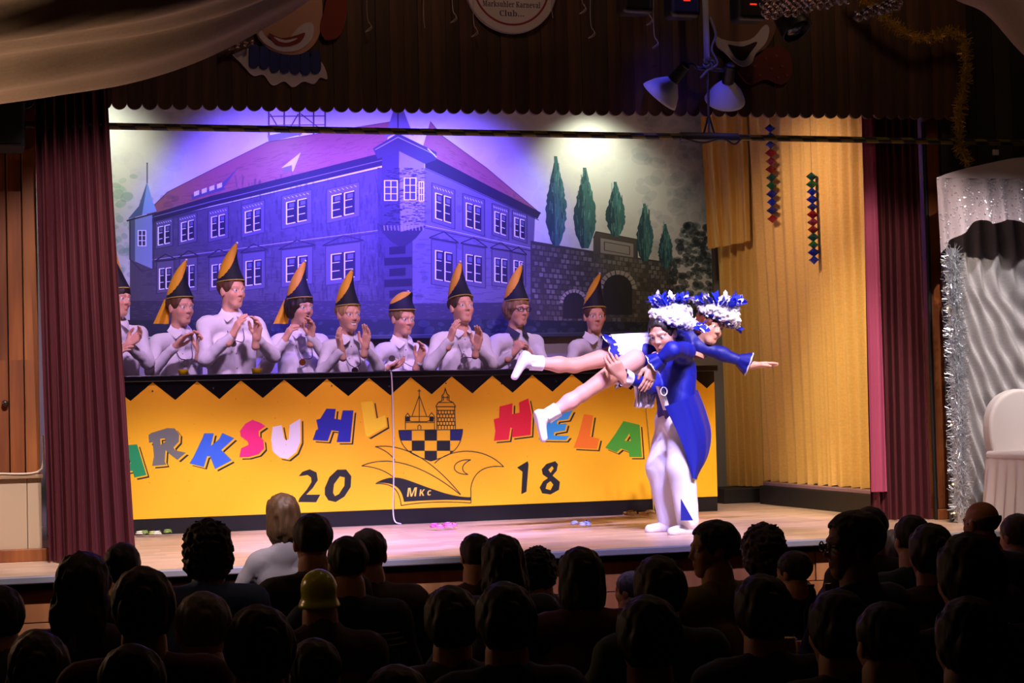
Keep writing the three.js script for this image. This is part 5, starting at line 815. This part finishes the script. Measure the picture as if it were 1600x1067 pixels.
  mesh('lens', new THREE.SphereGeometry(0.06, 20, 10).scale(1, 0.4, 1).translate(0, -0.05, 0).rotateX(-0.5).rotateZ(0.35), M(0x2a2a38, 0.1), hd); mesh('hanger', new THREE.CylinderGeometry(0.012, 0.012, 6.6 - h.y - 0.1, 10).translate(0, 0.1 + (6.6 - h.y - 0.1) / 2, 0), M_can, hd);
}

// ───────────────────────── decorations on the valance ─────────────────────────
const VZ = PROS_Z + 0.03;
function cutout(name, pts, depth, mat, parent, origin, z = VZ, smooth = true) {      // a traced board, cut to its own thickness
  const p = pts.map((q) => onZ(q[0], q[1], z).sub(origin)), v = p.map((q) => new THREE.Vector2(q.x, q.y)), s = new THREE.Shape();
  if (smooth) { s.moveTo(v[0].x, v[0].y); s.splineThru([...v.slice(1), v[0]]); } else s.setFromPoints(v);
  return mesh(name, new THREE.ExtrudeGeometry(s, { depth, bevelEnabled: true, bevelSize: 0.0015, bevelThickness: 0.0015, bevelSegments: 1, curveSegments: 6 }).translate(0, 0, z - origin.z), mat, parent);
}
{
  const o = onZ(447, 60, VZ), t = thing('clown_board', 'painted clown board with wide white smile and blue frilled collar', 'clown', V(o.x, o.y, VZ));
  const O = t.position, skin = M(0xb98a76, 0.7), white = M(0xc8bcc4, 0.7), red = M(0x7a2018, 0.7), blue = M(0x1c2a72, 0.7), hair = M(0x7a2a16, 0.8);
  cutout('face', [[395, 30], [402, -30], [440, -62], [490, -40], [503, 10], [496, 60], [470, 84], [432, 82], [405, 62]], 0.008, skin, t, O);
  cutout('hair', [[505, 20], [518, -20], [540, 0], [538, 35], [528, 58], [508, 62], [500, 45]], 0.012, hair, t, O);
  cutout('mouth', [[408, 48], [420, 62], [445, 66], [470, 40], [488, 38], [486, 62], [466, 78], [440, 80], [418, 70], [404, 56]], 0.006, white, t, O, VZ + 0.01);
  cutout('smile', [[420, 52], [440, 60], [462, 56], [476, 52], [468, 66], [448, 72], [430, 68]], 0.004, red, t, O, VZ + 0.018);
  cutout('teeth', [[428, 58], [446, 63], [464, 60], [450, 66], [436, 64]], 0.003, white, t, O, VZ + 0.0235);
  cutout('collar', [[364, 86], [390, 76], [420, 84], [470, 88], [500, 96], [511, 122], [500, 121], [490, 131], [474, 127], [458, 136], [444, 127], [426, 133], [412, 117], [396, 118], [383, 106], [376, 98]], 0.006, white, t, O, VZ - 0.008);
  for (let k = 0; k < 7; k++) { const x = 396 + k * 16, y = 84 + k * 1.5 + (k > 1 && k < 6 ? 4 : 0); cutout('blue_pleat', [[x - 6, y - 12], [x + 6, y - 12], [x + 9, y + 14], [x + 2, y + 22], [x - 6, y + 16]], 0.006, blue, t, O, VZ); }
}
{
  const o = onZ(1165, 80, VZ), t = thing('clown_board', 'painted clown board with open white mouth and dotted reddish bow', 'clown', V(o.x, o.y, VZ));
  const O = t.position, skin = M(0x7c5648, 0.7), white = M(0xc8bcc4, 0.7), red = M(0x6a261c, 0.75), dark = M(0x24120e, 0.8);
  cutout('face', [[1105, 20], [1110, -40], [1160, -66], [1206, -40], [1214, 20], [1202, 66], [1166, 96], [1128, 76]], 0.008, skin, t, O);
  cutout('mouth', [[1117, 55], [1128, 62], [1152, 66], [1176, 60], [1194, 40], [1201, 46], [1196, 66], [1180, 84], [1174, 98], [1162, 104], [1148, 98], [1134, 84], [1120, 72]], 0.006, white, t, O, VZ + 0.01);
  cutout('inner_mouth', [[1138, 70], [1160, 73], [1182, 66], [1172, 82], [1162, 94], [1150, 90]], 0.004, dark, t, O, VZ + 0.018);
  cutout('bow', [[1152, 112], [1176, 88], [1204, 74], [1230, 82], [1236, 112], [1222, 132], [1196, 124], [1170, 132]], 0.012, red, t, O, VZ - 0.004);
  for (const [x, y] of [[1178, 104], [1195, 92], [1212, 88], [1204, 108], [1220, 104], [1186, 118], [1214, 122], [1168, 118], [1228, 118]]) { const c = onZ(x, y, VZ).sub(O); mesh('dot', new THREE.CylinderGeometry(0.007, 0.007, 0.004, 14).rotateX(Math.PI / 2).translate(c.x, c.y, 0.013), M(0x8a4a30, 0.7), t); }
}
{
  const c = onZ(799, -22, VZ + 0.02), r = c.y - onZ(799, 52, VZ + 0.02).y;
  const tex = canvasTexture(512, 512, (g) => { g.fillStyle = '#cfc0c6'; g.fillRect(0, 0, 512, 512); g.strokeStyle = '#8a2432'; g.lineWidth = 11; g.beginPath(); g.arc(256, 256, 212, 0, 7); g.stroke(); g.fillStyle = '#3c2c50'; g.textAlign = 'center'; g.font = 'bold 44px serif'; g.fillText('Marksuhler Karneval', 256, 372, 330); g.fillText('Club...', 256, 422); g.fillStyle = '#8a2432'; g.font = 'bold 48px serif'; });
  const t = thing('round_sign', 'round white club sign with a red ring on the wooden planks', 'sign', V(c.x, c.y, VZ));
  mesh('board', new THREE.CylinderGeometry(r, r, 0.02, 64).rotateX(Math.PI / 2).translate(0, 0, 0.005), M(0xb8aab0, 0.7), t);
  const g = new THREE.CircleGeometry(r * 0.985, 64).translate(0, 0, 0.0165); mesh('print', g, M(0xffffff, 0.6, { map: tex }), t);
}
// white ribbons with curled ends
for (const [x, y, l, w] of [[575, 46, 1, 'beside the frilled clown'], [662, 44, 0, 'straight and thin'], [708, 32, 1, 'with a hooked end'], [741, 54, 1, 'ending in a ring beside the round sign'], [862, 28, 0, 'short, right against the round sign'], [910, 18, 1, 'knotted, right of the round sign'], [924, 56, 1, 'long and knotted'], [1014, 36, 1, 'between two stage heads'], [1023, 72, 1, 'low, near the tilted dish lamp']]) {
  const top = onZ(x + 2, -120, VZ + 0.05), b = onZ(x, y - 14, VZ + 0.05), e = onZ(x - 5, y + 4, VZ + 0.05), f = onZ(x + 6, y - 2, VZ + 0.05);
  tag(mesh('ribbon', l ? tube([top, b, onZ(x + 5, y - 5, VZ + 0.06), e, f, b.clone().add(V(0.004, -0.01, 0.01))], 0.0022, 60, 5) : tube([top, b, onZ(x + 2, y, VZ + 0.05)], 0.0022, 20, 5), M(0xb8a8a4, 0.6)), 'white ribbon hanging before the planks, ' + w, 'ribbon', 'ribbons on the valance');
}

// tinsel: thin metal strips around a core line
function tinsel(name, path, radius, count, mat, parent, len = 0.05) {
  const g = new THREE.BoxGeometry(0.0032, len, 0.0005), im = new THREE.InstancedMesh(g, mat, count), m = new THREE.Matrix4(), c = new THREE.CatmullRomCurve3(path), q = new THREE.Quaternion(), col = new THREE.Color();
  for (let k = 0; k < count; k++) { const p = c.getPointAt(rnd()), d = V(rr(-1, 1), rr(-1, 1), rr(-1, 1)).normalize(), r = radius * Math.sqrt(rnd()); p.addScaledVector(d, r); q.setFromUnitVectors(V(0, 1, 0), d.add(V(rr(-0.5, 0.5), rr(-0.5, 0.5), rr(-0.5, 0.5))).normalize()); m.compose(p, q, V(1, 1, 1)); im.setMatrixAt(k, m); }
  im.name = name; im.castShadow = im.receiveShadow = true; im.userData.kind = 'stuff'; parent.add(im); return im;
}
const M_silver = M(0xd4d8e0, 0.25, { metalness: 0.7 }), M_goldFoil = M(0xb8922a, 0.3, { metalness: 0.6 });
{
  const b = onZ(441, 50, -9.3), t = thing('gold_garland', 'gold tinsel garland draped over the dark corner beside the white booth', 'garland', V(0, 0, 0));
  const pts = [[1340, -10], [1372, 16], [1400, 42], [1440, 60], [1480, 52], [1504, 56], [1509, 90], [1506, 140], [1499, 180], [1499, 224], [1514, 258]].map((p) => onZ(p[0], p[1], -9.4));
  mesh('core', tube(pts, 0.004, 80), M_goldFoil, t); tinsel('tinsel', pts, 0.032, 1500, M_goldFoil, t, 0.045);
  const f = onZ(375, 76, VZ + 0.04), s = thing('foil_strip', 'small crumpled shiny foil strip beside the frilled clown', 'foil', f); mesh('foil', sheet(16, 4, (u, v) => V((u - 0.5) * 0.14, (v - 0.5) * 0.03 + u * 0.035, 0.01 * Math.sin(u * 22) + 0.006 * Math.cos(v * 9))), M(0xe0c0b8, 0.2, { metalness: 0.8 }), s);
}
{ // clear plastic baubles
  const t = thing('bauble_garland', 'cluster of clear plastic baubles hanging above the orange curtain', 'garland', onZ(1300, 10, -8.9)), g = new THREE.SphereGeometry(0.021, 16, 12), mat = M(0xf2eef6, 0.04, { transmission: 1, thickness: 0.02, ior: 1.45 }), capm = M(0xb8b4c0, 0.3, { metalness: 0.8 });
  for (let k = 0; k < 90; k++) { const u = (k * 0.618) % 1, x = 1192 + 215 * u, sag = 30 + 14 * Math.sin(u * 3.1) - 16 * u, y = -18 + (sag + 16) * ((k * 0.377) % 1), p = onZ(x, y, -8.9 + 0.16 * ((k * 0.29) % 1)).sub(t.position); const m = mesh('bauble', g, mat, t); m.position.copy(p); const c = mesh('bauble_cap', new THREE.CylinderGeometry(0.006, 0.006, 0.008, 8), capm, m); c.position.y = 0.023; }
  mesh('net', tube([onZ(1180, -30, -8.85), onZ(1300, -22, -8.85), onZ(1420, -30, -8.85)].map((p) => p.sub(t.position)), 0.006, 30), capm, t);
}
// hall cloths swagged under the ceiling
const M_swag = M(0x8d7660, 0.85, { map: weave });
function swag(edge, z0, label, dir) {
  const c = new THREE.CatmullRomCurve3(edge.map((p) => p));
  tag(mesh('ceiling_cloth', sheet(70, 60, (u, v) => { const p = c.getPoint(u), f = Math.sin(v * 62 + u * 9) * 0.03 + Math.sin(v * 27 + u * 7) * 0.045; return V(p.x + 0.04 * Math.sin(v * 9), p.y + 0.42 * v + f * (0.3 + v), p.z + 2.3 * v); }), M_swag), label, 'cloth', 'cloths swagged under the hall ceiling');
}
{
  const z = -6.9, e = [[0, 169], [101, 148], [202, 125], [304, 91], [405, 44], [483, 0]].map((p) => onZ(p[0], p[1], z));
  swag([V(-3.9, 3.6, z), V(-2.2, 2.8, z), V(-0.8, 2.66, z), ...e, V(1.9, 3.85, z), V(2.6, 4.8, z)], z, 'pale beige cloth swagged under the ceiling above the pine boards');
  const f = [[1478, -4], [1540, 26], [1600, 82]].map((p) => onZ(p[0], p[1], z));
  swag([V(3.2, 4.8, z), ...f, V(4.9, 2.75, z), V(6.5, 2.6, z), V(9.8, 3.6, z)], z, 'pale beige cloth swagged under the ceiling above the white booth');
  for (const [x, y, w] of [[21, 15, 'lowest of three'], [69, 3, 'dimmest of three'], [90, 5, 'beside another bulb']]) { const p = onZ(x, y, -6.1), t = thing('string_light', 'tiny blue string light on the beige cloth, ' + w, 'light', p, 'blue string lights'); mesh('bulb', new THREE.SphereGeometry(0.005, 10, 8), M(0x201040, 0.4, { emissive: rgb(0.3, 0.15, 1), emissiveIntensity: 6 }), t); mesh('wire', tube([V(-0.04, 0.02, 0.0), V(0, 0.006, 0), V(0.05, 0.025, 0)], 0.0012, 10, 4), M_black, t); }
}
// foil garlands on the orange curtain
[[1203, 194, 348, 12, 'upper'], [1268, 270, 412, 12, 'lower']].forEach(([x, ya, yb, n, w], gi) => {
  const X = 5.245, a = onX(x, ya, X), b = onX(x + 4, yb, X), t = thing('foil_garland', 'hanging garland of many-coloured foil diamonds, the ' + w + ' one on the orange curtain', 'garland', a, 'foil garlands');
  mesh('thread', tube([V(0, 4.19 - a.y, 0), V(0, 0, 0), b.clone().sub(a)], 0.0012, 10, 4), M_black, t);
  const cols = [0x2030b0, 0x9a2030, 0x1c5a60, 0x2838c0, 0x84305a, 0x2c7048, 0x303a9a, 0x8a2a28], g = mergeGeometries([new THREE.OctahedronGeometry(0.04, 0).scale(1, 0.75, 1), new THREE.OctahedronGeometry(0.036, 0).rotateY(0.78).scale(1, 0.6, 1)]);
  for (let k = 0; k < n; k++) { const m = mesh('foil_diamond', g, M(cols[(k * 3 + gi * 2) % 8], 0.3, { metalness: 0.6 }), t); m.position.copy(b.clone().sub(a).multiplyScalar((k + 0.5) / n)); m.rotation.y = k * 0.9; }
});

// ───────────────────────── the white booth ─────────────────────────
{
  const zf = -9.33, X0 = onZ(1465, 330, zf).x, yT = onZ(1467, 278, zf).y, yL = onZ(1466, 396, zf).y, yM = onZ(1530, 346, zf).y, W = 1.9;
  const M_sequin = M(0xb8a8b2, 0.5, { sheen: 0.4 }), M_drape = M(0xb4b0b4, 0.8, { map: weave });
  const t = thing('booth_canopy', 'white sequinned canopy with peaked roof over the booth', 'canopy', V(X0, STAGE, zf));
  const bottom = (u) => { const d = Math.min(u, 1 - u) * W; const e = d < 0.3 ? yL + (yM - yL) * Math.sin(Math.min(1, d / 0.3) * Math.PI / 2) : yM; return e + 0.012 * Math.sin(u * 60); };
  const skirt = sheet(260, 14, (u, v) => V(u * W, (yT + (bottom(u) - yT) * v) - STAGE, 0.016 * Math.sin(u * 95 + Math.sin(u * 31)) * (0.4 + v) + 0.02 * v));
  mesh('skirt', skirt, M_sequin, t);
  mesh('roof', sheet(40, 14, (u, v) => V((u - 0.5) * W * (1 - v * 0.96) + W / 2, yT - STAGE + 0.2 * Math.pow(v, 0.8), -0.2 * v)), M_sequin, t);
  for (const [x, z] of [[0.04, -0.02], [W - 0.04, -0.02]]) mesh('post', new THREE.CylinderGeometry(0.016, 0.016, yT - STAGE, 12).translate(x, (yT - STAGE) / 2, z), M_steel, t);
  const im = new THREE.InstancedMesh(new THREE.CircleGeometry(0.0045, 6), M(0xf4f0fa, 0.3, { metalness: 0.35 }), 1400), m4 = new THREE.Matrix4();
  for (let k = 0; k < 1400; k++) { const u = rnd(), v = rnd(), p = V(u * W, yT + (bottom(u) - yT) * v - STAGE, 0.016 * Math.sin(u * 95 + Math.sin(u * 31)) * (0.4 + v) + 0.02 * v + 0.003); m4.compose(p, qYPR(rr(-0.9, 0.9), rr(-0.9, 0.9)), V(1, 1, 1)); im.setMatrixAt(k, m4); }
  im.name = 'sequins'; im.userData.kind = 'stuff'; t.add(im);
  const d = sheet(230, 150, (u, v) => { const x = u * 1.8, y = 2.98 - v * 1.96, s = x - 0.06; const sag = 0.32 * Math.sin(Math.PI * Math.min(1, Math.max(0, (x - 0.05) / 1.1))), q = (y - 1.05 + sag * 1.4); const sw = y < 2.55 ? Math.min(1, (2.55 - y) / 0.3) : 0; const fold = Math.sin(x * 62 + 2.5 * noise(x * 3, y * 2, 3)) * (1 - sw * 0.7) + sw * 1.5 * Math.sin((y * 0.7 + Math.pow(Math.abs(s - 0.5), 1.6) * -1.9) * 46 + x * 8 + 2 * noise(x * 4, y * 4, 8)); return V(X0 + 0.14 + x, y, -9.53 + 0.02 * fold + 0.02 * noise(x * 5, y * 5, 1)); });
  tag(mesh('white_drape', d, M_drape), 'white gathered drape with swagged folds hanging inside the booth', 'curtain');
  const cx = onZ(1495, 600, zf + 0.07), top = onZ(1487, 388, zf + 0.07).y, c = thing('tinsel_column', 'silver tinsel column at the corner of the white booth', 'column', V(cx.x, STAGE, zf + 0.07));
  mesh('core', new THREE.CylinderGeometry(0.02, 0.02, top - STAGE, 12).translate(0, (top - STAGE) / 2, 0), M_silver, c);
  tinsel('tinsel', [V(0, 0.04, 0), V(0.005, 0.7, 0), V(0, top - STAGE - 0.02, 0)], 0.058, 4200, M_silver, c, 0.04);
  for (const y of [0.06, 0.22, 0.55, 1.2]) mesh('fairy_light', new THREE.SphereGeometry(0.005, 8, 6).translate(-0.06, y, 0.03), M(0x402000, 0.4, { emissive: rgb(1, 0.6, 0.2), emissiveIntensity: 5 }), c);
  // chair under a white cover
  const q = onZ(1596, 700, -9.05), ch = thing('covered_chair', 'chair under a white stretch cover with rounded back inside the booth', 'chair', V(q.x, STAGE, -9.05));
  const M_cover = M(0xcfc6c8, 0.75), yb = onZ(1596, 613, -9.05).y - STAGE, ys = onZ(1560, 706, -9.0).y - STAGE;
  const bk = new THREE.Shape(); bk.moveTo(-0.15, ys - 0.02); bk.bezierCurveTo(-0.19, ys + 0.1, -0.21, yb - 0.02, 0, yb); bk.bezierCurveTo(0.21, yb - 0.02, 0.19, ys + 0.1, 0.15, ys - 0.02); bk.closePath();
  mesh('backrest_cover', new THREE.ExtrudeGeometry(bk, { depth: 0.05, bevelEnabled: true, bevelSize: 0.02, bevelThickness: 0.02, bevelSegments: 4, curveSegments: 24 }).translate(0, 0, -0.06), M_cover, ch);
  mesh('seat_cover', new RoundedBoxGeometry(0.44, 0.05, 0.42, 4, 0.02).translate(0, ys - 0.02, 0.19), M_cover, ch);
  mesh('skirt', sheet(160, 12, (u, v) => { const a = u * 4, s = Math.floor(a) % 4, f = a - Math.floor(a), hw = 0.215 + 0.035 * v, hd = 0.205 + 0.03 * v, P = [[-hw, hd], [hw, hd], [hw, -hd], [-hw, -hd]], A = P[s], B = P[(s + 1) % 4]; const n = 0.012 * v * Math.sin(u * 110); return V(A[0] + (B[0] - A[0]) * f + n, (ys - 0.01) * (1 - v), 0.19 + A[1] + (B[1] - A[1]) * f + n); }), M_cover, ch);
  const sw = onZ(1557, 238, -9.58); tag(mesh('wall_switch', new RoundedBoxGeometry(0.035, 0.035, 0.02, 2, 0.004).translate(sw.x, sw.y, -9.59), M(0xb0a8a0, 0.5)), 'small square white switch on the dark boards above the canopy', 'switch');
}

// ───────────────────────── small things on stage and bar ─────────────────────────
function streamer(px, py, n, r, cols, label) {
  const c = onY(px, py, STAGE), t = thing('paper_streamer', label, 'streamer', c, 'paper streamers on the stage floor');
  for (let k = 0; k < n; k++) { const ox = rr(-1, 1) * r * 1.6, oz = rr(-1, 1) * r * 1.2, pts = [], R0 = rr(0.5, 1) * r * 0.6, tilt = rr(-0.9, 0.9); for (let i = 0; i < 22; i++) { const a = i * 0.62, R = R0 * (1 - i * 0.015); pts.push(V(ox + Math.cos(a) * R, Math.max(0.004, 0.012 + (Math.sin(a) * 0.5 + 0.5) * R * Math.abs(tilt) + 0.001 * i), oz + Math.sin(a) * R)); } mesh('coil', tube(pts, 0.0042, 70, 5), M(cols[k % cols.length], 0.5), t); }
}
streamer(240, 838, 6, 0.055, [0xc8d070, 0xe8e8d0, 0x88a850], 'yellow-green paper streamer coils beside the left red curtain');
streamer(699, 828, 5, 0.055, [0xf080c0, 0xe060b0], 'pink paper streamer lying in front of the emblem');
streamer(905, 824, 5, 0.035, [0xc8d0f0, 0x98a8e0], 'silvery blue crumpled streamer alone on the floor');
streamer(996, 808, 8, 0.06, [0xd8b070, 0xe8d8a0, 0xc08850], 'heap of golden paper streamers beside the male dancer');
for (const [x, w] of [[287, 'before the boy with the orange cap tail'], [402, 'before the tallest boy']]) { const p = onZ(x, 586, BAR_Z - 0.12), t = thing('yellow_cup', 'small yellow cup on the bar ' + w, 'cup', V(p.x, BAR_TOP + 0.008, BAR_Z - 0.14), 'yellow cups on the bar'); mesh('cup', new THREE.LatheGeometry([[0.001, 0.002], [0.026, 0.0], [0.032, 0.034], [0.03, 0.034], [0.024, 0.005]].map((q) => new THREE.Vector2(...q)), 24), M(0xe0b800, 0.4), t); }
// tables in the hall with glasses, bottles and a card
function table(x, z, w, d, label) { const t = thing('hall_table', label, 'table', V(x, 0, z), 'hall tables'); mesh('table_top', box(-w / 2, w / 2, 0.72, 0.75, -d / 2, d / 2, 0.006), M(0x3a2c22, 0.6), t); for (const a of [-1, 1]) for (const b of [-1, 1]) mesh('leg', box(a * (w / 2 - 0.06) - 0.02, a * (w / 2 - 0.06) + 0.02, 0, 0.72, b * (d / 2 - 0.06) - 0.02, b * (d / 2 - 0.06) + 0.02), M_black, t); }
{
  const g1 = onY(1228, 985, 0.9), g2 = onY(1255, 990, 0.88);
  table(g1.x - 0.02, g1.z + 0.02, 0.36, 0.3, 'dark table holding the beer glasses and bottles');
  [[g1, 0.15, 'taller'], [g2, 0.125, 'shorter']].forEach(([p, h, w]) => { const t = thing('beer_glass', 'beer glass with pale amber beer, the ' + w + ' of two', 'glass', V(p.x, 0.751, p.z), 'beer glasses'); mesh('glass', new THREE.LatheGeometry([[0.001, 0.0], [0.026, 0.0], [0.029, 0.04], [0.032, h], [0.0305, h], [0.0275, 0.04], [0.024, 0.008], [0.001, 0.008]].map((q) => new THREE.Vector2(...q)), 28), M(0xffffff, 0.03, { transmission: 1, thickness: 0.003, ior: 1.45 }), t); mesh('beer', new THREE.LatheGeometry([[0.001, 0.009], [0.0235, 0.009], [0.0272, 0.04], [0.0295, h * 0.82], [0.001, h * 0.82]].map((q) => new THREE.Vector2(...q)), 28), M(0xc89020, 0.2), t); });
  [[1267, 913, 'upright beside the dark-haired child'], [1294, 912, 'close to the shirt of the man with glasses']].forEach(([x, y, w]) => { const p = onY(x, y, 1.0), t = thing('bottle', 'dark bottle with long neck, ' + w, 'bottle', V(p.x, 0.751, Math.max(p.z, -7.9)), 'bottles on the table'); mesh('bottle', new THREE.LatheGeometry([[0.001, 0.0], [0.03, 0.0], [0.031, 0.14], [0.012, 0.19], [0.0115, 0.24], [0.014, 0.243], [0.014, 0.25], [0.001, 0.25]].map((q) => new THREE.Vector2(...q)), 24), M(0x0c0806, 0.12), t); mesh('label', new THREE.CylinderGeometry(0.0315, 0.0315, 0.06, 24, 1, true).translate(0, 0.07, 0), M(0x2a2420, 0.7), t); });
  const bp = onY(1280, 912, 1.0); table(bp.x, Math.max(bp.z, -7.9), 0.5, 0.3, 'dark table under the two long-necked bottles');
  const cp = onY(441, 1030, 0.93); table(cp.x, cp.z, 0.4, 0.36, 'dark table holding the white card');
  const card = thing('menu_card', 'white folded card standing between two dark heads', 'card', V(cp.x, 0.751, cp.z)); for (const s of [-1, 1]) mesh('leaf', box(-0.022, 0.022, 0, 0.18, -0.0008, 0.0008).rotateX(s * 0.12).translate(0, 0, s * 0.02), M(0xb8b2b0, 0.7), card);
}

renderer.render(scene, camera);
